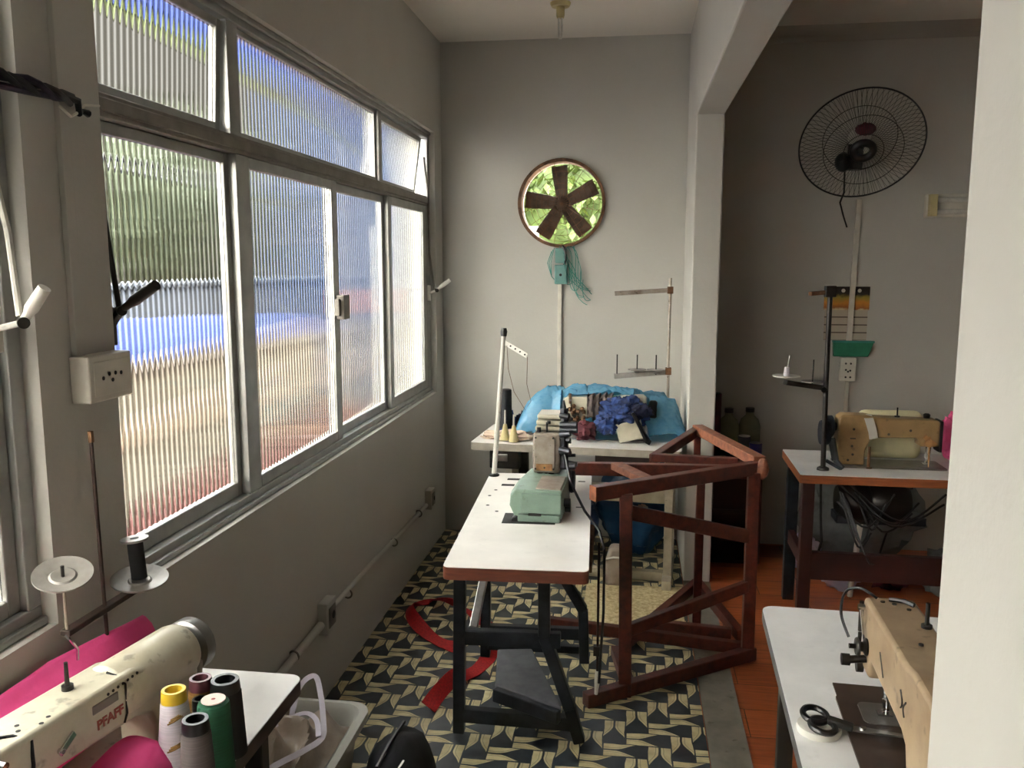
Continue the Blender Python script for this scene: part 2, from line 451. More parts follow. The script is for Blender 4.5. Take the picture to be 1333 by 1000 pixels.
    def build(s, name, m, parent=None, smooth=False, bevel=0.0, world=False, seg=2, solid=0.0, subsurf=0, angle=40):
        me = bpy.data.meshes.new(name)
        bmesh.ops.recalc_face_normals(s.b, faces=s.b.faces[:])
        if world and parent is not None:
            s.b.transform(ROOT[parent].inverted())
        if smooth:
            for f in s.b.faces: f.smooth = True
        s.b.to_mesh(me); s.b.free()
        o = bpy.data.objects.new(name, me); COL.objects.link(o)
        for mm in (m if isinstance(m, (list, tuple)) else [m]): me.materials.append(mm)
        if parent is not None:
            o.parent = parent; ROOT[o] = ROOT[parent]
        else:
            ROOT[o] = Matrix.Identity(4)
        if solid:
            md = o.modifiers.new('thick', 'SOLIDIFY'); md.thickness = solid; md.offset = 0
        if bevel:
            md = o.modifiers.new('bevel', 'BEVEL'); md.width = bevel; md.segments = seg; md.limit_method = 'ANGLE'; md.angle_limit = R(angle)
            md.harden_normals = False
            for f in me.polygons: f.use_smooth = False
            if smooth:
                for f in me.polygons: f.use_smooth = True
        if subsurf:
            md = o.modifiers.new('sub', 'SUBSURF'); md.levels = subsurf; md.render_levels = subsurf
        if smooth and not subsurf:
            try:
                me.set_sharp_from_angle(angle=R(42))
            except Exception: pass
        return o

def tag(o, label, cat, group=None, kind=None):
    o['label'] = label; o['category'] = cat
    if group: o['group'] = group
    if kind: o['kind'] = kind
    return o

def thing(name, label, cat, loc=(0, 0, 0), rz=0.0, group=None):
    o = bpy.data.objects.new(name, None); COL.objects.link(o)
    o.empty_display_size = 0.05
    o.location = loc; o.rotation_euler = (0, 0, rz)
    ROOT[o] = Matrix.Translation(loc) @ Matrix.Rotation(rz, 4, 'Z')
    return tag(o, label, cat, group)

def struct(o):
    o['kind'] = 'structure'
    return o

def noise3(x, y, z, s=1.0):
    return mnoise.noise(Vector((x * s, y * s, z * s)))

def rounded_rect(x0, y0, x1, y1, r, n=6):
    pts = []
    for cx, cy, a0 in ((x1 - r, y1 - r, 0), (x0 + r, y1 - r, 90), (x0 + r, y0 + r, 180), (x1 - r, y0 + r, 270)):
        for k in range(n + 1):
            a = R(a0 + 90 * k / n)
            pts.append((cx + r * math.cos(a), cy + r * math.sin(a)))
    return pts

# ------------------------------------------------------------------ room shell
WX = -1.171            # inner face of the left wall
BY = 5.24              # back wall
H = 3.0
TH = 0.18
struct(MB().box((-1.35, -2.1, -0.1), (2.7, 5.42, 0.0)).build('floor', MT['wood_floor']))
struct(MB().box((-1.36, -2.1, H), (2.7, 5.43, H + 0.1)).build('ceiling', MT['ceil']))
S1, S2, HD = 0.958, 0.925, 2.455
w = MB()
for y0, y1, z0, z1 in ((-2.1, -1.2, 0, H), (-1.2, 1.553, 0, S1), (-1.2, 1.553, HD, H), (1.553, 1.811, 0, H),
                       (1.811, 5.055, 0, S2), (1.811, 5.055, HD, H), (5.055, 5.42, 0, H)):
    w.box((WX - TH, y0, z0), (WX, y1, z1))
struct(w.build('wall_left', MT['wall']))
# back wall with the round fan hole
FX, FZ, FR = -0.44, 2.055, 0.25
b = MB()
q = 0.32
for x0, x1, z0, z1 in ((WX, FX - q, 0, H), (FX + q, 2.6, 0, H), (FX - q, FX + q, 0, FZ - q), (FX - q, FX + q, FZ + q, H)):
    b.box((x0, BY, z0), (x1, BY + TH, z1))
N = 48
rings = {}
for key, y in (('f', BY), ('k', BY + TH)):
    ci, sq = [], []
    for i in range(N):
        a = 2 * PI * i / N
        c_, s_ = math.cos(a), math.sin(a)
        k = q / max(abs(c_), abs(s_))
        ci.append(b.b.verts.new((FX + FR * c_, y, FZ + FR * s_)))
        sq.append(b.b.verts.new((FX + k * c_, y, FZ + k * s_)))
    rings[key] = (ci, sq)
for i in range(N):
    j = (i + 1) % N
    for key in ('f', 'k'):
        ci, sq = rings[key]
        b.b.faces.new((ci[i], ci[j], sq[j], sq[i]))
    b.b.faces.new((rings['f'][0][i], rings['f'][0][j], rings['k'][0][j], rings['k'][0][i]))
struct(b.build('wall_back', MT['wall']))
DX0, DX1 = 0.292, 0.432
struct(MB().box((DX0, -2.1, 0), (DX1, 0.835, H)).box((DX0, 0.835, 2.435), (DX1, 4.53, H)).box((DX0, 4.53, 0), (DX1, BY, H)).build('wall_divider', MT['wall'], bevel=0.008))
struct(MB().box((2.6, -2.1, 0), (2.7, 5.42, H)).build('wall_right', MT['wall_dim']))
struct(MB().box((-1.35, -2.2, 0), (2.7, -2.1, H)).build('wall_front', MT['wall_dim']))
struct(MB().box((DX0, 0.835, 0), (DX1, 4.53, 0.006)).build('trim_1', MT['concrete']))
struct(MB().prism([(5.24, 2.93), (5.24, 3.0), (5.15, 3.0), (5.20, 2.95)], DX1, 2.6, axis='x').build('trim_2', MT['wall_dim']))
tag(MB().box((WX, -2.0, 0), (DX0 - 0.004, BY, 0.004)).build('vinyl_flooring', MT['vinyl']),
    'black and cream vase-patterned vinyl sheet covering the floor of the narrow room', 'floor covering')
tag(MB().box((-0.22, 3.84, 0.004), (0.27, 4.42, 0.0065)).build('glare_patch', MT['patch']),  # thin cream sheet in place of floor glare
    'pale cream patch of painted glare on the patterned floor behind the white table', 'floor covering')

# ------------------------------------------------------------------ windows
PX = -1.235            # middle plane of the window frames
def pane(parent, y0, y1, z0, z1, x=PX, tilt=0.0, zt=0.0):
    pitch, amp = 0.026, 0.00022
    n = int(round((y1 - y0) / pitch * 8))
    m = MB(); cols = []
    for i in range(n + 1):
        y = y0 + (y1 - y0) * i / n
        xi = x + 0.003 + amp * math.cos(2 * PI * y / pitch)
        c = []
        for xx, zz in ((xi, z0), (xi, z1), (x - 0.002, z1), (x - 0.002, z0)):
            v = Vector((xx, y, zz))
            if tilt: v = TILT(v, tilt, x, zt)
            c.append(m.b.verts.new(v))
        cols.append(c)
    for a, c in zip(cols, cols[1:]):
        for k in range(4):
            m.b.faces.new((a[k], c[k], c[(k + 1) % 4], a[(k + 1) % 4]))
    m.b.faces.new(cols[0]); m.b.faces.new(cols[-1][::-1])
    return m.build('pane', MT['glass'], parent, smooth=True)
def TILT(v, ang, x, zt):
    dz = zt - v.z; dx = v.x - x
    return Vector((x + dx * math.cos(ang) - dz * math.sin(ang), v.y, zt - dz * math.cos(ang) - dx * math.sin(ang)))
def sash(win, y0, y1, z0, z1, st=0.032, dep=0.026, x=PX, tilt=0.0, mtl='alu', sl=None, sr=None, sb=None, stp=None):
    sl, sr, sb, stp = sl or st, sr or st, sb or st, stp or st
    m = MB()
    for a0, a1, b0, b1 in ((y0, y0 + sl, z0, z1), (y1 - sr, y1, z0, z1), (y0 + sl, y1 - sr, z0, z0 + sb), (y0 + sl, y1 - sr, z1 - stp, z1)):
        m.box((x - dep / 2, a0, b0), (x + dep / 2, a1, b1))
    if tilt:
        for v in m.b.verts: v.co = TILT(v.co, tilt, x, z1)
    s_ = m.build('sash', MT[mtl], win, bevel=0.003)
    pane(s_, y0 + sl, y1 - sr, z0 + sb, z1 - stp, x, tilt, z1)
    return s_
def outer(name, y0, y1, z0, z1, mull, t0, t1):
    m = MB(); d0, d1 = PX - 0.035, PX + 0.03
    f = 0.04
    m.box((d0, y0, z0), (d1, y1, z0 + f)).box((d0, y0, z1 - f), (d1, y1, z1))
    m.box((d0, y0, z0 + f), (d1, y0 + f, z1 - f)).box((d0, y1 - f, z0 + f), (d1, y1, z1 - f))
    # inner lip of the track and head
    m.box((d1, y0, z0), (d1 + 0.012, y1, z0 + 0.018)).box((d1, y0, z1 - 0.018), (d1 + 0.012, y1, z1))
    o = struct(m.build(name, MT['alu'], bevel=0.003))
    MB().box((d0, y0 + f, t0), (d1, y1 - f, t1)).box((d1, y0 + f, t0 + .012), (d1 + .008, y1 - f, t1 - .012)).build('transom', MT['alu_dark'], o, bevel=0.003)
    for a, bb, c, d in mull:
        MB().box((d0 + .004, a, c), (d1 - .002, bb, d)).build('mullion', MT['alu'], o, bevel=0.003)
    return o
T0, T1 = 2.03, 2.085
w2 = outer('window_2', 1.811, 5.055, S2, HD, [(2.518, 2.588, T1, HD - .04), (4.056, 4.106, T1, HD - .04), (2.545, 2.632, S2 + .04, T0), (4.985, 5.015, S2 + .04, T0)], T0, T1)
zb = S2 + 0.04
sash(w2, 1.851, 2.545, zb, T0, sl=.03, sr=.028, sb=.045, x=PX - .012, stp=.03)
sash(w2, 2.60, 3.45, zb, T0, sl=.04, sr=.058, sb=.04, x=PX + .012, stp=.035)
sash(w2, 3.44, 4.215, zb, T0, sl=.062, sr=.05, sb=.04, x=PX - .012, stp=.035)
sash(w2, 4.20, 4.985, zb, T0, sl=.055, sr=.07, sb=.05, x=PX + .012, stp=.04, mtl='alu')
sash(w2, 1.856, 2.514, T1 + .004, HD - .044, st=.026, tilt=R(3.2))
sash(w2, 2.59, 4.054, T1 + .002, HD - .042, st=.016)
sash(w2, 4.11, 4.95, T1 + .004, HD - .044, st=.026, tilt=R(8))
MB().box((PX + .028, 3.40, 1.47), (PX + .062, 3.475, 1.57)).box((PX + .03, 3.375, 1.485), (PX + .05, 3.40, 1.555)).build('latch', MT['alu_dark'], w2, bevel=.004)
w1 = outer('window_1', -1.2, 1.553, S1, HD, [(-.35, -.29, S1 + .04, HD - .04), (.58, .64, S1 + .04, HD - .04)], T0, T1)
for y0, y1 in ((-1.16, -.35), (-.29, .58), (.64, 1.513)):
    sash(w1, y0, y1, S1 + .04, T0, st=.035)
    sash(w1, y0, y1, T1 + .002, HD - .042, st=.02)
def opener(win, base, hub, tip, rod, m, rodm='white_paint'):
    base, hub, tip = Vector(base), Vector(hub), Vector(tip)
    MB().bar(base, hub, .022, .012).box(base - Vector((.012, .018, .045)), base + Vector((.006, .018, .045))).build('lever_bracket', MT[m], win, bevel=.003)
    l = MB(); l.tube([hub, hub.lerp(tip, .25), hub.lerp(tip, .4), tip], [.008, .009, .013, .012], 12)
    l.build('lever_handle', MT[m], win, smooth=True)
    MB().tube(rod, .0065, 8).build('push_rod', MT[rodm], win, smooth=True)
    MB().cyl(hub + Vector((.012, -.012, 0)), hub + Vector((-.012, .012, 0)), .011).build('pivot', MT['dark_metal'], win, smooth=True)
opener(w1, (-1.2, 1.475, 1.575), (-1.15, 1.49, 1.588), (-1.10, 1.492, 1.654), [(-1.155, 1.49, 1.60), (-1.185, 1.515, 1.76), (-1.20, 1.50, 1.90), (-1.21, 1.49, 2.30)], 'white_paint')
opener(w2, (-1.198, 1.84, 1.555), (-1.165, 1.832, 1.592), (-1.05, 1.791, 1.652), [(-1.17, 1.835, 1.60), (-1.195, 1.84, 1.80), (-1.2, 1.84, 2.15)], 'dark_metal', 'dark_metal')
opener(w2, (-1.20, 5.005, 1.525), (-1.165, 5.02, 1.54), (-1.085, 5.05, 1.60), [(-1.172, 5.015, 1.55), (-1.195, 5.00, 1.75), (-1.198, 4.985, 2.12), (-1.205, 4.93, 2.30)], 'white_paint', 'alu_dark')

# ------------------------------------------------------------------ things on the left wall
t = thing('wall_socket', 'pale surface socket box on the pillar between the two windows', 'socket', (WX, 1.72, 1.455))
MB().box((WX, 1.645, 1.405), (WX + .045, 1.80, 1.505)).build('housing', MT['white_plastic'], t, bevel=.004, world=True)
wsk = MB().box((WX + .045, 1.66, 1.418), (WX + .047, 1.79, 1.492)).build('faceplate', MT['white_plastic'], t, bevel=.0008, world=True)
for y, z in ((1.69, 1.455), (1.712, 1.462), (1.734, 1.462), (1.723, 1.448), (1.755, 1.46)):
    MB().cyl((WX + .046, y, z), (WX + .048, y, z), .0045, n=10).build('pin_hole', MT['ink'], wsk, world=True)
tag(MB().box((WX, 1.655, 1.505), (WX + .014, 1.685, H)).build('cable_trunking', MT['wall'], bevel=.002),
    'thin vertical cable trunking running up the pillar from the socket box', 'cable trunking')
t = thing('cable_bundle', 'twisted bundle of dark cables crossing the top of the left pillar', 'cable', (-1.15, 1.5, 2.05))
for k, (dz, mt_) in enumerate(((0.0, 'cable'), (.012, 'cable_purple'), (-.012, 'cable'))):
    P = []
    for i in range(22):
        u = i / 21
        y = 1.15 + u * .53
        P.append((-1.15 + .008 * math.sin(u * 22 + k * 2.1), y, 2.052 + dz * (1 - u) - .02 * u + .009 * math.cos(u * 22 + k * 2.1)))
    MB().tube(P, .0065, 8).build('cable', MT[mt_], t, smooth=True, world=True)
MB().tube([(-1.15, 1.15, 2.01), (-1.15, 1.4, 2.018), (-1.152, 1.55, 2.024), (-1.15, 1.66, 2.03)], .007, 8).build('cable', MT['cable_purple'], t, smooth=True, world=True)
MB().tube([(-1.15, 1.66, 2.035), (-1.14, 1.69, 2.03), (-1.145, 1.70, 2.005), (-1.15, 1.715, 2.015), (-1.148, 1.735, 2.012)], [.009, .008, .006, .005, .008], 8).build('cable_end', MT['cable'], t, smooth=True, world=True)
MB().tube([(-1.158, 1.655, 2.015), (-1.14, 1.665, 1.995), (-1.145, 1.69, 2.005), (-1.155, 1.735, 2.03), (-1.165, 1.80, 2.04)], .003, 6).build('tie_wire', MT['white_plastic'], t, smooth=True, world=True)

t = thing('wall_pipe', 'painted conduit pipe running low along the left wall under the window', 'pipe', (WX, 3.0, .33))
MB().tube([(WX + .016, 1.2, .315), (WX + .016, 2.3, .318), (WX + .016, 2.98, .335)], .016, 12).build('pipe', MT['wall'], t, smooth=True, world=True)
MB().tube([(WX + .013, 3.10, .352), (WX + .013, 3.6, .345), (WX + .013, 4.4, .325), (WX + .013, 4.68, .322)], .012, 12).build('pipe', MT['wall'], t, smooth=True, world=True)
for y in (2.72, 3.3, 4.0, 4.5): MB().torus((WX + .014, y, .335 if y < 4 else .326), .018, .004, (0, 1, 0), 16, 6).build('clip', MT['alu_dark'], t, world=True)
def outlet(y, z, s_, label):
    t = thing('power_outlet', label, 'socket', (WX, y, z))
    MB().box((WX, y - s_, z - s_ * 1.25), (WX + .04, y + s_, z + s_ * 1.25)).build('housing', MT['wall'], t, bevel=.004, world=True)
    fp_ = MB().box((WX + .04, y - s_ * .7, z - s_ * .8), (WX + .043, y + s_ * .7, z + s_ * .8)).build('faceplate', MT['alu_dark'], t, bevel=.001, world=True)
    MB().cyl((WX + .043, y + .01, z), (WX + .0445, y + .01, z), s_ * .3, n=12).build('pin_hole', MT['ink'], fp_, world=True)
outlet(3.04, .352, .05, 'dingy outlet box on the low conduit pipe, nearer to the camera')
outlet(4.75, .345, .045, 'dark grimy outlet box at the far end of the low conduit pipe')

# ------------------------------------------------------------------ back wall: exhaust fan, junction box
t = thing('exhaust_fan', 'rusty five-blade exhaust fan set in a round hole in the back wall', 'fan', (FX, BY, FZ))
m = MB()
m.lathe([(.262, -.02), (.262, .0), (.249, .0), (.249, .10), (.243, .10), (.243, -.02), (.262, -.02)], Matrix.Rotation(R(-90), 4, 'X'), 56)
m.build('ring_frame', MT['rust'], t, smooth=True)
MB().lathe([(0, -.012), (.03, -.012), (.042, .0), (.042, .06), (0, .06)], Matrix.Translation((0, .05, 0)) @ Matrix.Rotation(R(-90), 4, 'X'), 24).build('hub', MT['blade'], t, smooth=True)
for a in (95, 27, -50, -122, 173):
    M_ = Matrix.Translation((0, .055, 0)) @ Matrix.Rotation(R(-a), 4, 'Y')
    m = MB()
    def bl(u, v, a=a, M_=M_):
        r = .03 + .195 * u
        wd = (.074 + .034 * u) * (v - .5) * (1 if u < .95 else .92)
        tw = R(24 - 8 * u)
        return M_ @ Vector((r, wd * math.sin(tw) + .006 * math.sin(v * PI), wd * math.cos(tw)))
    m.grid(8, 6, bl)
    m.build('blade', MT['blade'], t, smooth=True, solid=.004)
m = MB()
for r in (.05, .085, .12, .155, .19, .225): m.torus((0, .02, 0), r, .0014, (0, 1, 0), 40, 5)
for k in range(8):
    a = PI * k / 8 + .2
    m.tube([(-.246 * math.cos(a), .022, -.246 * math.sin(a)), (.246 * math.cos(a), .022, .246 * math.sin(a))], .0015, 5)
m.build('wire_guard', MT['rust'], t)
MB().lathe([(0, 0), (.05, 0), (.05, .07), (.035, .09), (0, .09)], Matrix.Translation((0, .09, 0)) @ Matrix.Rotation(R(-90), 4, 'X'), 24).build('motor', MT['dark_metal'], t, smooth=True)

t = thing('junction_box', 'small teal switch box with a hood below the exhaust fan', 'switch box', (-.44, BY, 1.66))
MB().box((-.476, BY - .045, 1.575), (-.40, BY, 1.69)).build('housing', MT['teal'], t, bevel=.006, world=True)
MB().box((-.474, BY - .03, 1.70), (-.412, BY, 1.79)).build('hood', MT['teal'], t, bevel=.005, world=True)
MB().cyl((-.438, BY - .045, 1.63), (-.438, BY - .053, 1.63), .008).build('switch', MT['dark_metal'], t, world=True)
MB().tube([(-.43, BY - .02, 1.80), (-.412, BY - .04, 1.77), (-.408, BY - .045, 1.72), (-.42, BY - .03, 1.69)], .006, 8).build('cable', MT['cable'], t, smooth=True, world=True)
t = thing('loose_wires', 'tangle of thin teal wires hanging beside the switch box', 'wire', (-.36, BY, 1.7))
rnd = random.Random(3)
for k in range(9):
    x0 = -.40 + rnd.uniform(-.05, .07); x1 = -.33 + rnd.uniform(-.06, .09); zb_ = rnd.uniform(1.44, 1.6)
    P = []
    for i in range(15):
        u = i / 14
        P.append((x0 + (x1 - x0) * u + .018 * math.sin(u * 7 + k), BY - .012 - .02 * math.sin(u * PI) - .002 * k, 1.80 + (zb_ - 1.80) * math.sin(u * PI * .5) * (1 if k % 2 else math.sin(min(1, u * 1.1) * PI * .5)) - (0.10 * (u - 1) * 0)))
    if k % 2 == 0:
        xe = P[-1][0]
        for i in range(1, 9):
            u = i / 8
            P.append((xe - .05 * math.sin(u * PI * .6), BY - .02, zb_ - .02 * math.sin(u * PI) + .12 * u * u))
    MB().tube(P, .0022, 5).build('wire', MT['teal_wire'], t, smooth=True, world=True)
for k in range(3):
    MB().tube([(-.48 - .008 * k, BY - .02, 1.79 - .01 * k), (-.50 - .01 * k, BY - .022, 1.70), (-.495, BY - .02, 1.62), (-.46, BY - .03, 1.585)], .0022, 5).build('wire', MT['teal_wire'], t, smooth=True, world=True)
tag(MB().box((-.457, BY - .018, .6), (-.433, BY, 1.575)).build('wall_conduit', MT['white_plastic'], bevel=.003),
    'slim white conduit dropping from the switch box down the back wall', 'conduit')

# ------------------------------------------------------------------ ceiling light
t = thing('ceiling_light', 'bare lamp holder with a clear tube bulb hanging from the ceiling', 'lamp', (-.395, 4.55, H))
MB().lathe([(0, -.02), (.045, -.02), (.052, -.006), (.052, 0), (0, 0)], n=28).build('rose', MT['cream_plastic'], t, smooth=True)
MB().lathe([(0, -.075), (.018, -.075), (.021, -.06), (.021, -.02), (0, -.02)], n=20).build('socket', MT['cream_plastic'], t, smooth=True)
m = MB()
for dx in (-.008, .008):
    m.tube([(dx, 0, -.07), (dx, 0, -.165)], .0055, 10)
m.tube([(-.008, 0, -.162), (-.004, 0, -.172), (.004, 0, -.172), (.008, 0, -.162)], .0055, 10)
m.build('bulb', MT['white_paint'], t, smooth=True)

# ------------------------------------------------------------------ right room wall: fan, conduit, calendar, light
FC = Vector((1.185, 4.93, 2.325))
t = thing('wall_fan', 'black wire-guard oscillating fan high on the right room wall', 'fan', FC)
AX = Matrix.Rotation(R(-2), 4, 'Z') @ Matrix.Rotation(R(36), 4, 'X')   # guard faces out and down
def fp(r, a, d):
    return AX @ Vector((r * math.cos(a), d, r * math.sin(a)))
m = MB()
RG = .318
def ringp(r, d, wr, n=64):
    pts = [fp(r, 2 * PI * i / n, d) for i in range(n + 1)]
    m.tube(pts, wr, 5, cap=False)
ringp(RG, 0, .0048)
m.build('guard_ring', MT['black_iron'], t, smooth=True)
m = MB()
ringp(.20, -.062, .002); ringp(.10, -.075, .002)
for i in range(72):
    a = 2 * PI * i / 72
    m.tube([fp(.05, a, -.08), fp(.12, a, -.075), fp(.20, a, -.062), fp(.28, a, -.035), fp(RG, a, 0)], .0011, 4, cap=False)
m.build('front_guard', MT['dark_metal'], t)
m = MB()
ringp(.19, .062, .002)
for i in range(72):
    a = 2 * PI * (i + .5) / 72
    m.tube([fp(.06, a, .08), fp(.20, a, .06), fp(.28, a, .035), fp(RG, a, 0)], .0011, 4, cap=False)
m.build('rear_guard', MT['dark_metal'], t)
Q = AX.to_3x3()
m = MB()
m.tube([Q @ Vector((.05 * math.cos(a) - .005, -.082, .045 * math.sin(a) + .01)) for a in [2 * PI * k / 20 for k in range(21)]], .021, 10, cap=False)
m.build('hub_ring', MT['black_plastic'], t, smooth=True)
MB().blob(Q @ Vector((-.085, -.03, -.085)), (.042, .05, .052)).build('motor', MT['black_plastic'], t, smooth=True)
MB().tube([Q @ Vector((-.06, -.05, -.05)), Q @ Vector((-.04, -.07, -.02))], .02, 10).build('neck', MT['black_plastic'], t, smooth=True)
MB().blob(Q @ Vector((.0, -.03, .105)), (.052, .03, .032), .15, 2.0).build('blade_root', MT['maroon_cloth'], t, smooth=True)
MB().tube([Q @ Vector((0, .0, 0)), (0.03, .2, -.03), (.04, .305, -.03)], .02, 10).box((-.0, .285, -.10), (.08, .309, .04)).build('wall_bracket', MT['black_plastic'], t, smooth=False)
MB().tube([Q @ Vector((-.06, .04, -.12)), (-.05, .12, -.24), (-.055, .18, -.29), (-.02, .24, -.36), (.015, .295, -.42)], .005, 6).build('power_cord', MT['cable'], t, smooth=True)

m = MB(); m.bar((1.262, BY - .009, 2.06), (1.245, BY - .009, 1.16), .018, .03, up=(1, 0, 0)); m.bar((1.25, BY - .007, 1.02), (1.245, BY - .007, .3), .014, .022, up=(1, 0, 0))
tag(m.build('wall_conduit', MT['white_plastic'], bevel=.003), 'white conduit running down the right room wall from the wire fan', 'conduit')
t = thing('power_outlet', 'white double outlet plate on the conduit below the calendar', 'socket', (1.245, BY, 1.085))
oh = MB().box((1.20, BY - .035, 1.015), (1.29, BY, 1.155)).build('housing', MT['white_plastic'], t, bevel=.006, world=True)
for dx, dz in ((-.014, .035), (.014, .035), (-.012, -.002), (.012, -.006), (0, -.012), (-.012, -.045), (.014, -.045)):
    MB().cyl((1.245 + dx, BY - .034, 1.085 + dz), (1.245 + dx, BY - .0365, 1.085 + dz), .006, n=10).build('pin_hole', MT['ink'], oh, world=True)
t = thing('wall_calendar', 'wall calendar with a dark and orange picture behind the conduit', 'calendar', (1.222, BY, 1.43))
cpic = MB().box((-.125, -.006, .0), (.128, -.003, .135)).build('picture', MT['cal_pic'], t)
MB().box((-.118, -.005, -.175), (.122, -.002, .0)).build('page', MT['cal_page'], t)
for x in (-.02, .07): MB().cyl((x, -.0055, .112), (x, -.0072, .112), .011, n=14).build('white_spot', MT['paper'], cpic)
t = thing('wall_pocket', 'green plastic pocket fixed behind the conduit under the calendar', 'wall pocket', (1.27, BY, 1.2))
MB().prism([(1.16, 1.16), (1.355, 1.16), (1.385, 1.25), (1.155, 1.25)], BY - .03, BY - .001, axis='y').build('pocket', MT['green_plastic'], t, bevel=.005, world=True)
MB().box((1.155, BY - .034, 1.242), (1.385, BY, 1.252)).build('rim', MT['teal_wire'], t, world=True)
t = thing('tube_light', 'twin fluorescent tube fitting mounted on the right room wall', 'lamp', (1.617, BY, 2.02))
MB().box((1.615, BY - .04, 1.955), (2.3, BY + .004, 2.085)).build('housing', MT['white_plastic'], t, bevel=.006, world=True)
for z in (1.985, 2.05):
    MB().tube([(1.665, BY - .062, z), (2.26, BY - .062, z)], .014, 12).build('tube', MT['white_paint'], t, smooth=True, world=True)
for x in (1.645, 2.27):
    MB().box((x - .02, BY - .08, 1.96), (x + .02, BY - .038, 2.08)).build('lamp_holder', MT['cream_plastic'], t, bevel=.004, world=True)

# ------------------------------------------------------------------ table tops
TZ = 0.76
def table_top(parent, w_, d_, th, r, top, edge):
    """local: x 0..w, y 0..d, laminate on a thicker edge-banded board; upper face at z = TZ"""
    MB().prism(rounded_rect(0, 0, w_, d_, r), TZ - th, TZ - .002).build('board', edge, parent, smooth=True)
    MB().prism(rounded_rect(.001, .001, w_ - .001, d_ - .001, r), TZ - .002, TZ).build('laminate', top, parent, smooth=True)

# ---- overlock table: white top, brown edge, black iron stand
OT = thing('sewing_table', 'narrow white-topped brown-edged table on black iron legs under the grey-green overlock', 'table', (-.578, 2.527, 0), R(2.35))
table_top(OT, .458, 1.225, .042, .022, MT['formica'], MT['edge_wood'])
LW = .044
def tleg(pts, wv=.042):
    m = MB()
    for a, b_ in zip(pts, pts[1:]):
        m.bar(a, b_, wv, wv, up=(0, 1, 0))
    return m.build('leg', MT['black_iron'], OT, bevel=.005)
yN, yF = .33, .95
tleg([(.005, yN, .72), (-.005, yN, .02)])
tleg([(.30, yN, .72), (.302, yN, .40), (.395, yN, .13), (.43, yN, .006)])
tleg([(.02, yF, .72), (.01, yF, .006)])
tleg([(.30, yF, .72), (.335, yF, .40), (.43, yF, .24), (.437, yF, .006)])
for a_, b_, h_ in (((.0, yN, .385), (.36, yN, .385), .055), ((.0, yF, .135), (.437, yF, .135), .05)):
    MB().bar(a_, b_, .035, h_).build('crossbar', MT['black_iron'], OT, bevel=.004)
MB().bar((-.02, yN, .09), (.42, yN, .075), .04, .05).build('foot_rail', MT['black_iron'], OT, bevel=.004)
MB().bar((.03, yN, .70), (.03, yF, .70), .04, .03).build('top_rail', MT['black_iron'], OT, bevel=.004)
MB().bar((.045, yN + .03, .40), (.075, yF - .02, .70), .03, .022).build('brace', MT['grey_metal'], OT, bevel=.003)
m = MB()
m._add([Vector(p) for p in ((.10, .63, .20), (.235, .65, .20), (.37, .25, .175), (.12, .38, .175), (.10, .63, .185), (.235, .65, .185), (.37, .25, .155), (.12, .38, .155))],
       [(0, 1, 2, 3), (7, 6, 5, 4), (0, 4, 5, 1), (1, 5, 6, 2), (2, 6, 7, 3), (3, 7, 4, 0)])
MBp = m.build('treadle', mat('grey_rubber_treadle', (84, 84, 86), 0.6, c2=(64, 64, 68)), OT, bevel=.006)
MB().bar((.12, .37, .15), (.36, .25, .14), .03, .05).build('treadle_edge', MT['black_iron'], MBp, bevel=.004)
MB().bar((.06, .66, .20), (.42, .66, .20), .03, .03).build('treadle_axle', MT['black_iron'], MBp, bevel=.004)
MB().bar((.30, .42, .15), (.29, .42, .02), .05, .05).build('treadle_post', MT['black_iron'], MBp, bevel=.004)
MB().bar((.455, .42, .62), (.463, .62, .70), .022, .05).build('side_lever', MT['rust'], OT, bevel=.003)
for x, y in ((.045, .84), (.055, .70), (.10, .62), (.06, .93)):
    MB().cyl((x, y, TZ - .001), (x, y, TZ + .0008), .007, n=12).build('bolt_hole', MT['ink'], OT)
for x0, y0, x1, y1 in ((.075, 1.0, .13, 1.03), (.09, 1.10, .15, 1.13), (.135, .47, .33, .60), (.40, .70, .425, .71), (.40, 1.1, .43, 1.11)):
    MB().box((x0, y0, TZ - .001), (x1, y1, TZ + .001)).build('cutout', MT['ink'], OT)

# overlock machine standing on it
OV = thing('overlock_machine', 'grey-green overlock sewing machine with grey upper head on the narrow white table', 'sewing machine', (-.345, 3.04, TZ), R(-1.5))
m = MB()   # rounded enamelled base, rising to the left shoulder
def base_sec(y, x0, x1, z1, sh):
    return [Vector(p) for p in ((x0 + .02, y, .012), (x1, y, .012), (x1, y, z1), (x0 + sh, y, z1 + .004), (x0 + .004, y, z1 * .86), (x0, y, z1 * .5))]
secs = [base_sec(0, -.094, .10, .114, .022), base_sec(.05, -.097, .102, .117, .022), base_sec(.2, -.094, .102, .119, .026), base_sec(.36, -.078, .094, .121, .04), base_sec(.50, -.045, .087, .114, .04)]
vs = [[m.b.verts.new(p) for p in s_] for s_ in secs]
for a, c in zip(vs, vs[1:]):
    for k in range(6): m.b.faces.new((a[k], a[(k + 1) % 6], c[(k + 1) % 6], c[k]))
m.b.faces.new(vs[0]); m.b.faces.new(vs[-1][::-1])
ovb = m.build('base', MT['green_enamel'], OV, bevel=.007, seg=3)
ovc = MB().box((-.050, -.010, .032), (.098, 0.002, .107)).build('front_cover', MT['green_enamel'], OV, bevel=.003)
MB().box((-.062, -.012, .0), (.094, .01, .028)).build('lower_cover', MT['green_enamel'], OV, bevel=.004)
MB().box((-.022, -.017, .025), (.026, -.010, .034)).build('latch', MT['dark_metal'], ovc, bevel=.001)
m = MB().box((-.08, -.004, -.004), (.095, .34, .014)).cyl((-.07, .02, .004), (-.07, -.008, .004), .016); m.build('oil_pan', MT['black_plastic'], OV, bevel=.004)
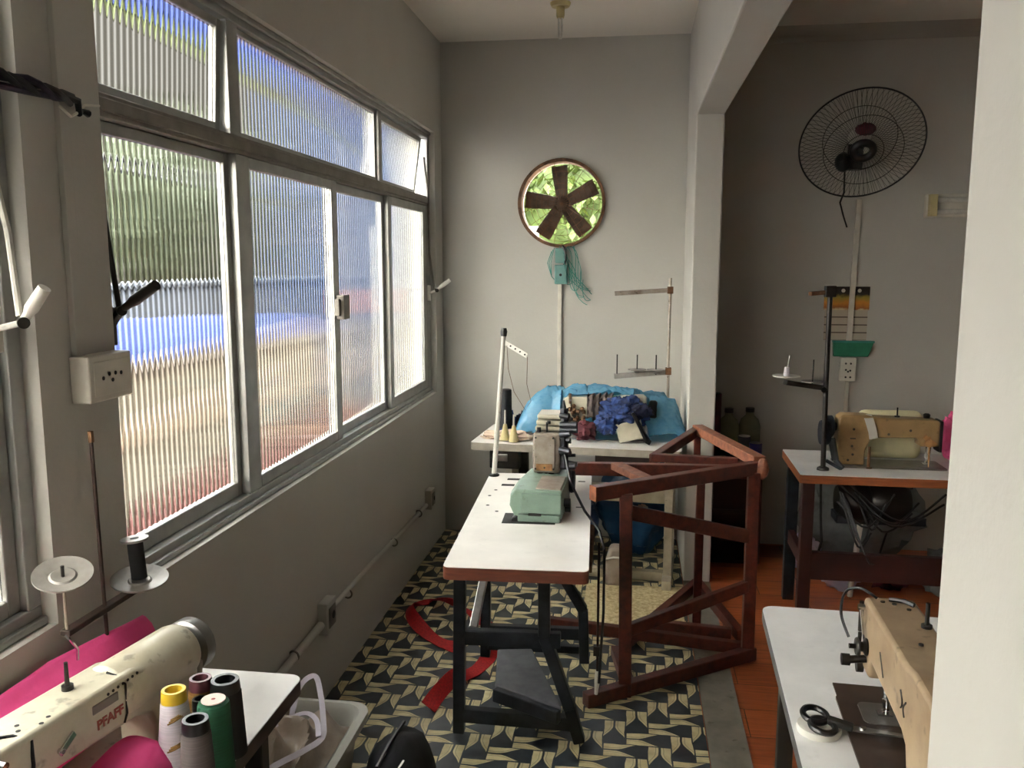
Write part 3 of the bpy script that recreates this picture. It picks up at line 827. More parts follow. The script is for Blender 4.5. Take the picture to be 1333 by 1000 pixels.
m = MB().box((.0, .02, .112), (.094, .21, .122)); m.build('needle_plate', MT['steel_plate'], OV, bevel=.002)
# upper head
m = MB().prism([(-.040, .125), (.064, .125), (.066, .25), (.062, .285), (-.038, .285), (-.042, .25)], .235, .40, axis='y').box((-.028, .30, .10), (.062, .40, .15))
ovh = m.build('head', MT['steel_plate'], OV, bevel=.008, seg=3)
m = MB().prism([(-.035, .135), (.042, .135), (.048, .16), (.048, .262), (.038, .275), (-.031, .275), (-.035, .262)], .222, .236, axis='y'); m.build('face_cover', MT['steel_plate'], ovh, bevel=.004)
m = MB().box((-.026, .2195, .138), (.038, .2225, .165)); m.build('rusty_patch', MT['rust_plate'], ovh, bevel=.003)
for x, z in ((-.028, .268), (.04, .268), (-.028, .145), (.042, .145), (.007, .15)): MB().cyl((x, .219, z), (x, .224, z), .004, n=10).build('screw', MT['dark_metal'], ovh)
for k in range(3):
    MB().box((-.036 + .004 * k, .26, .288 + k * .024), (.070 - .002 * k, .385, .305 + k * .024)).build('thread_tension_block', MT['ivory'], OV, bevel=.005)
m = MB()
m.cyl((-.018, .245, .287), (-.018, .245, .305), .008); m.cyl((.012, .25, .287), (.012, .25, .325), .004); m.cyl((.02, .25, .32), (.02, .25, .33), .007)
m.build('knob', MT['black_plastic'], OV, smooth=True)
m = MB(); rnd = random.Random(5)
m.tube([(.080, .25, .15), (.082, .25, .28), (.078, .26, .38)], .016, 8)
for k in range(12):
    z = .15 + k * .019; y = .24 + rnd.uniform(-.03, .04)
    m.cyl((.066, y, z), (.10 + rnd.uniform(0, .035), y - .01, z + rnd.uniform(-.008, .008)), rnd.uniform(.006, .013), n=10)
m.tube([(.076, .28, .28), (.08, .27, .36), (.074, .27, .41)], [.013, .01, .004], 8)
m.build('looper_guides', MT['black_iron'], OV, smooth=False)
m = MB()
m.cyl((.01, .25, .13), (.01, .25, .06), .006); m.bar((.01, .25, .10), (.03, .22, .116), .02, .006); m.cyl((-.015, .25, .13), (-.015, .25, .118), .012); m.cyl((.03, .25, .13), (.03, .25, .112), .012)
m.box((-.01, .17, .113), (.05, .26, .117))
m.build('needle_bar', MT['dark_metal'], OV)
m = MB()
m.lathe([(0, 0), (.042, 0), (.046, .008), (.042, .02), (0, .02)], Matrix.Translation((.10, .28, .085)) @ Matrix.Rotation(R(90), 4, 'Y'), 24)
m.build('handwheel', MT['black_iron'], OV, smooth=True)
MB().cyl((.1, .06, .06), (.125, .06, .06), .016).build('feed_knob', MT['black_iron'], OV, smooth=True)
MB().cyl((.1, .1, .03), (.122, .1, .03), .018).build('feed_knob', MT['black_iron'], OV, smooth=True)

# overlock thread stand: white pole with a perforated arm
TS = thing('thread_stand', 'slim white pole with a perforated arm at the far left of the narrow white table', 'thread stand', (-.603, 3.70, TZ))
MB().tube([(0, 0, 0), (.045, .0, .63)], [.0115, .0095], 12).build('pole', MT['white_paint'], TS, smooth=True)
MB().lathe([(0, 0), (.024, 0), (.024, .006), (.012, .012), (0, .012)], n=20).build('foot', MT['dark_metal'], TS, smooth=True)
MB().tube([(.0445, 0, .625), (.0455, 0, .645), (.046, 0, .66)], [.013, .015, .011], 12).build('cap', MT['black_plastic'], TS, smooth=True)
tha = MB().bar((.045, .0, .60), (.155, -.05, .545), .004, .022).build('thread_arm', MT['white_paint'], TS, bevel=.001)
for k in range(4):
    c = Vector((.045, .0, .60)).lerp(Vector((.155, -.05, .545)), .3 + k * .2)
    MB().cyl(c + Vector((-.001, -.004, 0)), c + Vector((.001, .004, 0)), .004, n=8).build('hole', MT['ink'], tha)
MB().tube([(.06, -.01, .585), (.065, 0, .48), (.09, .0, .38), (.14, 0, .30), (.165, 0, .34), (.15, -.03, .42), (.155, -.05, .54)], .0012, 5).build('thread', MT['rust'], TS)
tag(MB().tube([(-.275, 3.30, 1.06), (-.262, 3.28, 1.0), (-.225, 3.22, .86), (-.165, 3.1, .79), (-.105, 2.95, .765), (-.083, 2.85, .73), (-.082, 2.82, .52), (-.095, 2.84, .25)], .005, 8).build('power_cable', MT['cable'], smooth=True),
    'black cable running from the overlock over the right table edge', 'cable')
rd = MB().tube([(-.105, 2.95, .72), (-.105, 2.95, .24)], .0045, 8).build('pull_rod', MT['brown_rod'], OT, smooth=True, world=True)
MB().tube([(-.105, 2.95, .24), (-.104, 2.95, .21), (-.108, 2.95, .15)], [.007, .011, .006], 8).build('rod_tip', MT['white_plastic'], rd, smooth=True, world=True)
MB().box((-.12, 2.94, .30), (-.09, 2.96, .335)).build('rod_clamp', MT['dark_metal'], rd, world=True)

# ---- red webbing on the floor
BELT = [(-.745, 3.00), (-.69, 3.20), (-.63, 3.34), (-.585, 3.50), (-.585, 3.64), (-.655, 3.81), (-.77, 3.93), (-.87, 3.97), (-.99, 4.05), (-1.05, 3.94), (-1.02, 3.79), (-.895, 3.65), (-.75, 3.53), (-.70, 3.47)]
def smooth_pts(P, k=6):
    out = []
    P = [Vector(p) for p in P]
    for i in range(len(P) - 1):
        p0, p1, p2, p3 = P[max(i - 1, 0)], P[i], P[i + 1], P[min(i + 2, len(P) - 1)]
        for j in range(k):
            u = j / k
            out.append(.5 * ((2 * p1) + (p2 - p0) * u + (2 * p0 - 5 * p1 + 4 * p2 - p3) * u * u + (3 * p1 - p0 - 3 * p2 + p3) * u ** 3))
    out.append(P[-1]); return out
pts = smooth_pts([(x, y, .008 + .012 * (i % 3 == 1)) for i, (x, y) in enumerate(BELT)])
m = MB()
rg = []
for i, p in enumerate(pts):
    d = (pts[min(i + 1, len(pts) - 1)] - pts[max(i - 1, 0)]); d.z = 0; d.normalize()
    sd = Vector((-d.y, d.x, 0))
    tw = .5 + .5 * math.sin(i * .35)
    u = (sd * math.cos(tw) + Vector((0, 0, 1)) * math.sin(tw)) * .033
    c = p + Vector((0, 0, .033 * math.sin(tw)))
    nrm = u.cross(d).normalized() * .0015
    rg.append([m.b.verts.new(c + k) for k in (-u - nrm, u - nrm, u + nrm, -u + nrm)])
for a, c in zip(rg, rg[1:]):
    for k in range(4): m.b.faces.new((a[k], a[(k + 1) % 4], c[(k + 1) % 4], c[k]))
m.b.faces.new(rg[0]); m.b.faces.new(rg[-1][::-1])
tag(m.build('webbing_strap', MT['red_belt'], smooth=True), 'long red webbing strap looped on the patterned floor by the black table legs', 'strap')

# ---- red wooden stand lying on the floor
WF = thing('wooden_stand', 'upturned red-brown wooden table stand leaning in front of the pillar', 'table stand', (.2, 3.6, .004))
def wbar(name, a, b_, w_=.045, h_=.05, mt_='red_wood', up=(0, 0, 1)):
    return MB().bar(a, b_, w_, h_, up).build(name, MT[mt_], WF, bevel=.004, world=True)
zt, zl = .845, .034
wbar('rail', (-.135, 3.15, zt), (.545, 3.67, zt), .045, .055)
wbar('rail', (-.155, 3.12, zl), (.54, 3.63, zl), .045, .055)
MB().bar((-.139, 3.147, zt), (-.1345, 3.150, zt), .046, .056).build('end_grain', MT['red_wood_raw_lit'], WF, world=True)
wbar('post', (-.005, 3.235, .006), (-.015, 3.225, .83), .05, .05, up=(0, 1, 0))
wbar('post', (.515, 3.63, .008), (.515, 3.645, .83), .05, .055, up=(0, 1, 0))
wbar('post', (.318, 3.90, .008), (.318, 3.90, .83), .038, .04, up=(0, 1, 0))
wbar('crossbar', (.0, 3.27, .742), (.50, 3.63, .552), .03, .058)
wbar('crossbar', (.0, 3.26, .265), (.50, 3.62, .335), .03, .05)
wbar('long_rail', (-.30, 3.66, .815), (.52, 3.70, .815), .04, .055)
wbar('long_rail', (-.40, 3.68, .10), (.50, 3.68, .03), .04, .05)
wbar('tie', (-.06, 3.61, .845), (.065, 3.375, .845), .055, .03, 'red_wood_raw_lit')  # lit top given as paler wood
wbar('tie', (-.045, 3.58, .03), (.01, 3.26, .03), .05, .045)
wbar('spreader', (.54, 3.66, .87), (.335, 4.42, .86), .055, .045, 'red_wood_raw_lit')  # lit top put into the wood colour
wbar('spreader', (.335, 4.42, .85), (.10, 3.86, .82), .04, .045)
wbar('spreader', (.36, 4.44, .03), (-.01, 3.65, .03), .04, .05)
wbar('spreader', (.36, 4.44, .03), (.51, 3.80, .03), .04, .05)
wbar('back_rail', (.09, 3.86, .83), (.47, 3.82, .83), .04, .035)
wbar('back_rail', (.09, 3.88, .03), (.47, 3.83, .03), .04, .045)
wbar('peg', (.335, 4.40, .85), (.335, 4.40, .72), .035, .035, up=(0, 1, 0))
MB().blob((.548, 3.635, .845), (.025, .02, .045), .1).build('pale_corner', MT['red_wood_raw_lit'], WF, smooth=True, world=True)

# ------------------------------------------------------------------ straight-stitch sewing machines
def machine(t, ma, bed, L=.50, h=.235, arm=.10, dep=.095, head=.075, col=.13, cyl=False, wheel='grey_metal', wr=.055, wheel_gap=.0):
    """local: x from needle end (0) to handwheel (L); operator on -y; z=0 at the table top"""
    MB().prism(rounded_rect(-.03, -.09, L + .0, .09, .012), .0005, .006).build('bed', MT[bed], t, smooth=True)
    m = MB()
    za = h - arm
    k_ = -.012 if cyl else .016
    prof = [(.0, za - .035), (.0, h - .012), (.012, h), (L - col - .05, h + (.002 if cyl else .006)), (L - col, h + k_), (L - .02, h + k_), (L, h + k_ - .016), (L, .004), (L - col, .004),
            (L - col - .002, za * .55), (L - col - .02, za - .012), (L - col - .05, za), (head + .015, za + .006), (head, za - .01), (head, za - .035)]
    m.prism(prof, -dep / 2, dep / 2, axis='y')
    if cyl:      # rounded drum towards the wheel end
        m.lathe([(0, 0), (dep * .56, 0), (dep * .60, .012), (dep * .615, .19), (dep * .56, .212), (0, .212)], Matrix.Translation((L - .205, 0, h + .012 - dep * .60)) @ Matrix.Rotation(R(90), 4, 'Y'), 40)
    body = m.build('body', MT[ma], t, bevel=.012, seg=3, smooth=True)
    m = MB().prism([(-dep * .40, za - .03), (dep * .40, za - .03), (dep * .40, h - .02), (dep * .25, h - .006), (-dep * .25, h - .006), (-dep * .40, h - .02)], -.006, .002, axis='x')
    m.build('face_plate', MT[ma], body, bevel=.004)
    xn = head * .5
    m = MB(); m.cyl((xn, 0, za - .03), (xn, 0, .055), .004); m.cyl((xn, 0, .055), (xn, 0, .04), .006); m.cyl((xn, 0, .04), (xn, 0, .008), .0012)
    m.build('needle_bar', MT['chrome'], t, smooth=True)
    m = MB(); m.cyl((xn - .018, .0, za - .03), (xn - .018, 0, .03), .0035); m.bar((xn - .018, 0, .03), (xn, -.0, .016), .012, .008); m.box((xn - .012, -.018, .008), (xn + .012, .012, .012))
    m.build('presser_foot', MT['chrome'], t)
    m = MB().prism(rounded_rect(-.005, -.05, .085, .05, .015), .006, .0075); m.build('needle_plate', MT['grey_metal'], t)
    m = MB()
    wx = L + .012 + wheel_gap
    m.lathe([(0, 0), (wr * .8, 0), (wr, .008), (wr, .034), (wr * .84, .044), (wr * .5, .04), (0, .044)], Matrix.Translation((wx, 0, h - arm * .52)) @ Matrix.Rotation(R(90), 4, 'Y'), 32)
    m.cyl((L - .01, 0, h - arm * .52), (wx, 0, h - arm * .52), .02)
    m.build('handwheel', MT[wheel], t, smooth=True)
    m = MB()
    m.lathe([(0, 0), (.017, 0), (.019, .004), (.010, .009), (.010, .014), (.019, .019), (.017, .023), (0, .023)], Matrix.Translation((head * .75, -dep / 2, za + .025)) @ Matrix.Rotation(R(90), 4, 'X'), 20)
    m.cyl((head * .75, -dep / 2 - .02, za + .025), (head * .75, -dep / 2 - .036, za + .025), .005)
    m.build('tension_dial', MT['dark_metal'], body, smooth=True)
    m = MB(); m.bar((xn + .004, -dep / 2 - .004, za + .03), (xn - .004, -dep / 2 - .012, h - .012), .004, .008); m.cyl((xn - .004, -dep / 2 - .004, h - .014), (xn - .004, -dep / 2 - .018, h - .014), .006)
    m.build('take_up_lever', MT['chrome'], t)
    return body

# ---- left foreground: ivory machine with red lettering
LT = thing('sewing_table', 'white-topped dark-edged table under the left window in the foreground', 'table', (-1.165, .45, 0))
table_top(LT, .43, 1.335, .034, .03, MT['formica'], MT['edge_dark'])
for x in (.05, .38):
    for y in (.10, 1.18):
        MB().bar((x, y, .004), (x, y, .726), .04, .04, up=(0, 1, 0)).build('leg', MT['dark_metal'], LT, bevel=.004)
MB().bar((.05, .10, .12), (.05, 1.18, .12), .03, .05).build('stretcher', MT['dark_metal'], LT)

t = thing('sewing_machine', 'ivory sewing machine with red lettering on its arm in the left foreground', 'sewing machine', (-1.005, 1.075, TZ), R(80))
body = machine(t, 'ivory', 'ivory', L=.505, h=.193, arm=.092, dep=.094, head=.08, col=.125, cyl=True, wheel='wheel_grey', wr=.056)
D2 = .047
HB = .193
m = MB(); m.cyl((.232, .012, HB - .002), (.232, .012, HB + .01), .010); m.cyl((.232, .012, HB + .008), (.232, .012, HB + .052), .0042, .0032); m.build('spool_pin', MT['dark_metal'], body, smooth=True)
m = MB(); m.box((.225, -D2 - .002, HB - .035), (.285, -D2 + .002, HB - .018)); m.build('worn_plate', MT['alu_dark'], body, bevel=.002)
m = MB(); m.bar((.145, -D2 - .006, HB - .06), (.18, -D2 - .004, HB - .04), .005, .012); m.cyl((.15, -D2, HB - .057), (.15, -D2 - .01, HB - .057), .005); m.build('thread_guide', MT['chrome'], body, bevel=.001)
for x, y in ((.10, -.02), (.112, -.004), (.13, -.036), (.15, -.03)): MB().cyl((x, y, HB - .002), (x, y, HB + .0012), .004, n=10).build('oil_hole', MT['ink'], body)
for k in range(7): MB().cyl((.262 + .012 * k, -D2 + .002, HB - .013 + .001 * k), (.262 + .012 * k, -D2 - .0015, HB - .013 + .001 * k), .0028, n=8).build('rivet', MT['ink'], body)
MB().tube([(.30, -.01, HB + .004), (.302, -D2 + .01, HB - .001), (.303, -D2 - .001, HB - .014), (.303, -D2 - .001, HB - .07), (.295, -D2 - .001, HB - .085)], .0022, 6).build('seam', MT['ink'], body)
m = MB().tube([(.065, .0, HB + .002), (.085, -.025, HB + .001), (.10, -.046, HB - .012), (.097, -.05, HB - .05), (.092, -.05, HB - .09)], .0032, 6); m.build('thread_tube', MT['cable'], t, smooth=True)
MB().box((-.01, -.04, .12), (.04, .04, HB + .006)).build('head_cover', mat('dark_teal_cover', (46, 62, 64), .4), body, bevel=.008)
m = MB().bar((.515, -.02, .01), (.518, -.03, .13), .03, .012); m.build('belt_guard', MT['grey_metal'], t, bevel=.003)
MB().cyl((.46, -.045, .05), (.46, -.07, .05), .016).build('stitch_dial', MT['dark_metal'], t, smooth=True)
MB().tube([(.44, -.04, .09), (.43, -.07, .095), (.42, -.06, .06)], .006, 8).build('reverse_lever', MT['grey_metal'], t, smooth=True)
# red lettering, upright on the operator side of the arm
def lettering(txt, size, parent, M, m_):
    cu = bpy.data.curves.new('lettering', 'FONT'); cu.body = txt; cu.size = size; cu.extrude = .0006; cu.offset = .0006
    tmp = bpy.data.objects.new('lettering_source', cu); COL.objects.link(tmp)
    dg = bpy.context.evaluated_depsgraph_get()
    me = bpy.data.meshes.new_from_object(tmp.evaluated_get(dg))
    bpy.data.objects.remove(tmp); bpy.data.curves.remove(cu)
    me.transform(M); me.materials.clear(); me.materials.append(m_)
    o = bpy.data.objects.new('lettering', me); COL.objects.link(o); o.parent = parent; ROOT[o] = ROOT[parent]
    return o
# local x of the text runs from needle end to wheel end for a reader on -y
lettering('PFAFF', .0245, body, Matrix.Translation((.232, -D2 - .0012, HB - .066)) @ Matrix.Rotation(R(90), 4, 'X') @ Matrix.Rotation(R(2), 4, 'Z'), MT['red_letter'])

# pink cloth behind and beneath the machine
def pinkf(u, v):
    # u along Y, v from wall down towards the machine
    Y = .60 + 1.10 * u
    ridge = .925 - .012 * u + .012 * math.sin(u * 7.0)
    x0, x1 = -1.145 + .07 * max(0, u - .8) / .2, -1.055 + .075 * u
    X = x0 + (x1 - x0) * v
    Z = ridge + (.80 - ridge) * v ** 1.5 + .012 * noise3(Y, v, 1.3, 7)
    if u > .94: Z -= (u - .94) * .9 * v
    return Vector((X, Y, max(Z, TZ + .012)))
pk = thing('pink_cloth', 'bright pink cloth bunched between the ivory machine and the window wall', 'cloth', (-1.1, 1.2, TZ))
MB().grid(40, 14, pinkf).build('upper_fold', MT['pink'], pk, smooth=True, solid=.004, world=True)
def pinkg(u, v):
    Y = .95 + .47 * u; X = -1.0 + .15 * v + .05 * u
    Z = TZ + .012 + .075 * math.sin(v * PI) ** .5 * (.7 + .3 * math.sin(u * 6 + 2)) * min(1, 8 * (1 - u)) + .012 * noise3(X, Y, 2, 14)
    return Vector((X, Y, max(Z, TZ + .009)))
MB().grid(26, 16, pinkg).build('lower_fold', MT['pink'], pk, smooth=True, solid=.003, world=True)

# thread stand behind the machine
t = thing('thread_stand', 'rusty rod thread stand with two round plates on the left foreground table', 'thread stand', (-1.10, 1.61, TZ))
MB().tube([(-1.10, 1.61, TZ), (-1.10, 1.598, 1.345)], .0042, 8).build('rod', MT['brown_rod'], t, smooth=True, world=True)
MB().tube([(-1.10, 1.599, 1.335), (-1.10, 1.598, 1.358)], .0058, 8).build('rod_tip', MT['rust'], t, smooth=True, world=True)
MB().bar((-1.10, 1.475, .975), (-1.10, 1.745, .972), .022, .012).build('arm', MT['brown_rod'], t, bevel=.002, world=True)
MB().tube([(-1.10, 1.482, .98), (-1.10, 1.482, 1.08)], .003, 8).build('spindle', MT['steel_plate'], t, smooth=True, world=True)
MB().tube([(-1.10, 1.478, .972), (-1.085, 1.47, .965), (-1.075, 1.475, .945), (-1.08, 1.48, .92)], .003, 6).build('hook', MT['chrome'], t, smooth=True, world=True)
def plate(c, tilt, r, name):
    M_ = Matrix.Translation(c) @ Matrix.Rotation(R(tilt[0]), 4, 'X') @ Matrix.Rotation(R(tilt[1]), 4, 'Y')
    return MB().lathe([(0, 0), (.008, .002), (.022, .004), (.026, .001), (r * .75, .004), (r, .008), (r, .004), (r * .6, -.004), (.012, -.008), (0, -.008)], M_, 40).build(name, MT['plate_grey'], t, smooth=True, world=True)
plate((-1.10, 1.482, 1.09), (16, 12), .055, 'plate')
plate((-1.10, 1.738, .985), (8, 6), .062, 'plate')
MB().tube([(-1.10, 1.482, 1.085), (-1.10, 1.482, 1.112)], .0035, 8).build('pin', MT['dark_metal'], t, smooth=True, world=True)
sp = thing('thread_spool', 'dark spool with grey flanges standing on the right plate of the left thread stand', 'spool', (-1.10, 1.738, .992), 0)
M_ = Matrix.Rotation(R(-4), 4, 'Y')
MB().lathe([(0, 0), (.017, 0), (.017, .088), (0, .088)], M_, 20).build('core', MT['thread_black'], sp, smooth=True)
MB().lathe([(.009, .088), (.030, .088), (.030, .093), (.009, .093), (.009, .088)], M_, 28).build('flange', MT['grey_metal'], sp, smooth=True)
MB().lathe([(0, .085), (.0095, .085), (.0095, .0935), (0, .0935)], M_, 16).build('bore', MT['ink'], sp)

# thread cones in front of the ivory machine
def cone(loc, h, r0, r1, body, label, capm=None, basem=None, top=None, name='thread_cone', bore=True, rim=None):
    t = thing(name, label, 'thread cone', (loc[0], loc[1], TZ), 0, 'thread cones beside the ivory machine')
    zb_ = .012 if basem else 0
    z1 = h - (.022 if capm else .004)
    MB().lathe([(0, zb_), (r0, zb_), (r0 * .995, zb_ + .004), (r1 * 1.06, z1 - .004), (r1, z1), (0, z1)], n=32).build('winding', MT[body], t, smooth=True)
    if basem:
        MB().lathe([(0, 0), (r0 * 1.03, 0), (r0 * 1.0, zb_ + .006), (0, zb_ + .006)], n=32).build('base_rim', MT[basem], t, smooth=True)
    if capm:
        r2 = r1 * .93
        MB().lathe([(r1 * .98, z1 - .006), (r1 * 1.01, z1 + .004), (r2, h), (r2 * .72, h), (r2 * .68, h - .016), (0, h - .016)], n=32).build('tube_end', MT[capm], t, smooth=True)
    if top:
        lb = MB().lathe([(0, h), (r1 * .8, h), (r1 * .8, h + .002), (0, h + .002)], n=28).build('label', MT[top], t)
        MB().lathe([(0, h + .002), (.004, h + .002), (0, h + .0025)], n=12).build('centre_hole', MT['red_letter'], lb)
    return t
c = cone((-.822, 1.383), .166, .036, .023, 'thread_white', 'tall white thread cone with yellow ends, front left of the cone cluster', 'yellow_plastic', 'yellow_plastic')
for z, a in ((.118, -60), (.066, -62)):
    m = MB()
    for k in range(3):
        r = .036 - .013 * (z + .003 * k) / .166 + .0008
        P = [Vector((r * math.cos(R(a + q)), r * math.sin(R(a + q)), z + q * .00022 + .003 * k)) for q in range(-28 + 6 * k, 29 - 6 * k, 4)]
        m.tube(P, .0016, 5)
    m.build('yellow_thread_band', MT['thread_brown'], c)
cone((-.748, 1.322), .148, .032, .024, 'thread_grey', 'grey thread cone with a hollow black top, nearest of the cone cluster', 'black_plastic')
cone((-.750, 1.392), .146, .034, .027, 'thread_green', 'dark green thread cone topped by a pale pink disc', None, None, 'pink_label')
cone((-.762, 1.462), .150, .036, .028, 'thread_black', 'black thread cone at the right rear of the cone cluster', 'black_plastic')
cone((-.812, 1.462), .150, .030, .022, 'thread_brown', 'mustard thread cone with a plum top behind the white cone', 'plum_plastic')
cone((-.795, 1.425), .128, .019, .015, 'thread_pale', 'small pale thread cone with a dark top tucked in the middle of the cluster', 'black_plastic')

# ---- plastic bin with cloth, black bag
t = thing('storage_bin', 'cloudy grey plastic bin on the floor beyond the left foreground table', 'bin', (-.92, 2.03, .004))
BX0, BX1, BY0, BY1, BZ = -1.10, -.735, 1.80, 2.245, .44
m = MB()
def binring(off, z): return [m.b.verts.new((x, y, z)) for x, y in rounded_rect(BX0 - off, BY0 - off, BX1 + off, BY1 + off, .06)]
rg = [binring(-.06, .004), binring(-.012, BZ - .02), binring(.012, BZ - .02), binring(.012, BZ), binring(-.008, BZ + .004), binring(-.02, BZ - .01), binring(-.065, .012)]
for a, c in zip(rg, rg[1:]):
    n = len(a)
    for k in range(n): m.b.faces.new((a[k], a[(k + 1) % n], c[(k + 1) % n], c[k]))
m.b.faces.new(rg[0]); m.b.faces.new(rg[-1])
m.build('tub', MT['bin'], t, smooth=True, world=True)
def clothf(u, v):
    X = -1.075 + .30 * u; Y = 1.83 + .375 * v
    e = min(1, 5 * min(u, 1 - u)) * min(1, 5 * min(v, 1 - v))
    f = (1 - abs(math.sin(u * 7 + 4 * noise3(u, v, 3, 2.0) + v * 3))) * .075 - .035
    Z = .39 + .085 * e + f * e * 1.2 + .07 * noise3(X, Y, .4, 9) * e
    return Vector((X, Y, Z))
tag(MB().grid(50, 50, clothf).build('folded_cloth', MT['taupe_cloth'], smooth=True, solid=.004),
    'crumpled taupe satin cloth filling the plastic bin', 'cloth')
STR = smooth_pts([(-.90, 2.08, .47), (-.905, 2.16, .525), (-.875, 2.20, .54), (-.84, 2.15, .51), (-.80, 2.06, .487), (-.778, 1.99, .482), (-.80, 1.93, .482), (-.85, 1.86, .478), (-.88, 1.80, .475)], 8)
m = MB().ribbon(STR, .015, .003, up=(.3, -.5, .8))
m.ribbon(smooth_pts([(-.93, 2.03, .478), (-.87, 2.09, .487), (-.82, 2.06, .49), (-.785, 1.985, .488)], 8), .014, .003, up=(0, -.3, 1))
tag(m.build('bag_strap', MT['lavender'], smooth=True), 'pale lavender webbing strap looped over the cloth in the bin', 'strap')
t = thing('black_bag', 'rounded black bag slumped on the floor right of the plastic bin', 'bag', (-.63, 2.17, .004))
MB().blob((-.63, 2.17, .19), (.105, .21, .20), .05, 2.0, 4, zmin=.004).build('bag_body', MT['black_cloth'], t, smooth=True, world=True)
MB().tube(smooth_pts([(-.655, 2.06, .366), (-.64, 2.14, .392), (-.635, 2.22, .392), (-.64, 2.28, .375)], 5), .006, 6).build('zip', MT['dark_metal'], t, smooth=True, world=True)
MB().ribbon(smooth_pts([(-.60, 2.06, .362), (-.595, 2.08, .366), (-.592, 2.10, .368)], 5), .005, .002).build('zip_pull', MT['grey_metal'], t, world=True)

# ---- right foreground: beige machine, grey-edged table
RT = thing('sewing_table', 'white-topped table with rounded corner and grey edge in the right foreground', 'table', (.312, 1.16, 0), R(-2.6))
table_top(RT, .60, 1.195, .03, .035, MT['formica_grey'], MT['edge_grey'])
for x in (.06, .54):
    for y in (.12, 1.06):
        MB().bar((x, y, .0), (x, y, .73), .04, .04, up=(0, 1, 0)).build('leg', MT['dark_metal'], RT, bevel=.004)
t = thing('sewing_machine', 'beige sewing machine seen from its needle end in the right foreground', 'sewing machine', (.540, 1.815, TZ), R(-93))
body = machine(t, 'beige', 'brown_bed', L=.52, h=.25, arm=.115, dep=.098, head=.08, col=.13, wheel='dark_metal', wr=.05)
m = MB(); m.prism([(-.09, -.085), (.03, -.085), (.03, .085), (-.09, .085)], -.0, .004); m.build('slide_plate', MT['brown_bed'], t)
m = MB(); m.cyl((.17, .03, .256), (.17, .03, .262), .010); m.cyl((.17, .03, .26), (.17, .03, .305), .004); m.build('spool_pin', MT['dark_metal'], t, smooth=True)
m = MB(); m.tube(smooth_pts([(.035, -.03, .256), (.02, -.06, .27), (-.005, -.085, .25), (-.01, -.09, .20), (.005, -.075, .155)], 6), .003, 6); m.tube([(.03, -.005, .254), (.045, .02, .258), (.06, .035, .256)], .005, 8)
m.build('thread_tube', MT['cable'], t, smooth=True)
m = MB(); m.cyl((.02, -.047, .10), (.02, -.06, .10), .013); m.cyl((.0, -.052, .165), (.0, -.052, .11), .004); m.cyl((.002, -.052, .235), (.002, -.052, .17), .005); m.cyl((.06, -.05, .135), (.06, -.085, .13), .008); m.cyl((.06, -.082, .13), (.06, -.098, .13), .012)
m.build('guide_rods', MT['dark_metal'], t, smooth=True)
for x, y in ((.05, .0), (.075, .022), (.04, -.02), (.25, .0), (.29, .02)): MB().cyl((x, y, .25), (x, y, .2535 + (.004 if x > .2 else 0)), .0045, n=10).build('oil_hole', MT['ink'], body)
m = MB()
def squig(x0, z0, k):
    return [Vector((x0 + .022 * math.sin(q * 1.3) * k, -.0497, z0 + .010 * q)) for q in [i * .25 for i in range(13)]]
for mk in (squig(.335, .175, .4), squig(.36, .17, -.4), [(.17, -.0495, .20), (.20, -.0495, .17), (.205, -.0495, .165)]):
    MB().tube(mk, .0018, 5).build('painted_mark', MT['ink'], body)
# tape roll and trimming scissors
t = thing('tape_roll', 'flat white tape roll at the left edge of the right foreground table', 'tape', (.388, 1.70, TZ))
MB().lathe([(.016, 0), (.042, 0), (.044, .006), (.042, .014), (.016, .014), (.016, 0)], n=40).build('roll', MT['paper'], t, smooth=True)
t = thing('scissors', 'black-handled scissors lying on the tape roll with grey blades towards the beige machine', 'scissors', (.40, 1.70, TZ + .016))
MB().torus((.383, 1.717, TZ + .026), .024, .0065, (0.1, -.15, 1), 28, 8).build('handle', MT['black_plastic'], t, smooth=True, world=True)
MB().torus((.392, 1.685, TZ + .021), .024, .0065, (.1, -.1, 1), 28, 8).build('handle', MT['black_plastic'], t, smooth=True, world=True)
MB().bar((.405, 1.705, TZ + .024), (.452, 1.69, TZ + .018), .022, .012).build('shank', MT['black_plastic'], t, bevel=.003, world=True)
m = MB().prism([(0, -.009), (.03, -.010), (.135, -.002), (.135, .002), (.03, .008), (0, .006)], 0, .004)
m.b.transform(Matrix.Translation((.448, 1.692, TZ + .0145)) @ Matrix.Rotation(R(-10), 4, 'Z'))
m.build('blade', MT['grey_metal'], t, world=True)
MB().cyl((.47, 1.688, TZ + .012), (.47, 1.688, TZ + .022), .006).build('pivot_screw', MT['chrome'], t, world=True)

# ------------------------------------------------------------------ back table
BT = thing('sewing_table', 'pale-topped table against the back wall holding the machine under blue plastic', 'table', (-.845, 4.40, 0), R(-4.5))
table_top(BT, 1.10, .54, .04, .02, MT['formica'], mat('pale_table_edge', (176, 168, 152), .5))
m = MB(); m.bar((.27, .10, .004), (.27, .10, .72), .05, .04, up=(0, 1, 0)); m.build('leg', MT['dark_metal'], BT, bevel=.004)
MB().box((.20, .12, .25), (.255, .14, .72)).build('side_panel', MT['grey_metal'], BT, bevel=.003)
post = mat('cream_painted_stand', (168, 156, 132), .55, spots=.3)
for x, y in ((1.04, .16), (1.04, .48), (.27, .48)):
    MB().bar((x, y, .004), (x, y, .72), .045, .04, up=(0, 1, 0)).build('leg', post if x > 1 else MT['dark_metal'], BT, bevel=.004)
m = MB(); m.bar((.60, .20, .03), (1.06, .20, .03), .05, .05); m.bar((1.04, .05, .03), (1.04, .52, .03), .05, .05)
m.build('foot_rail', post, BT, bevel=.004)
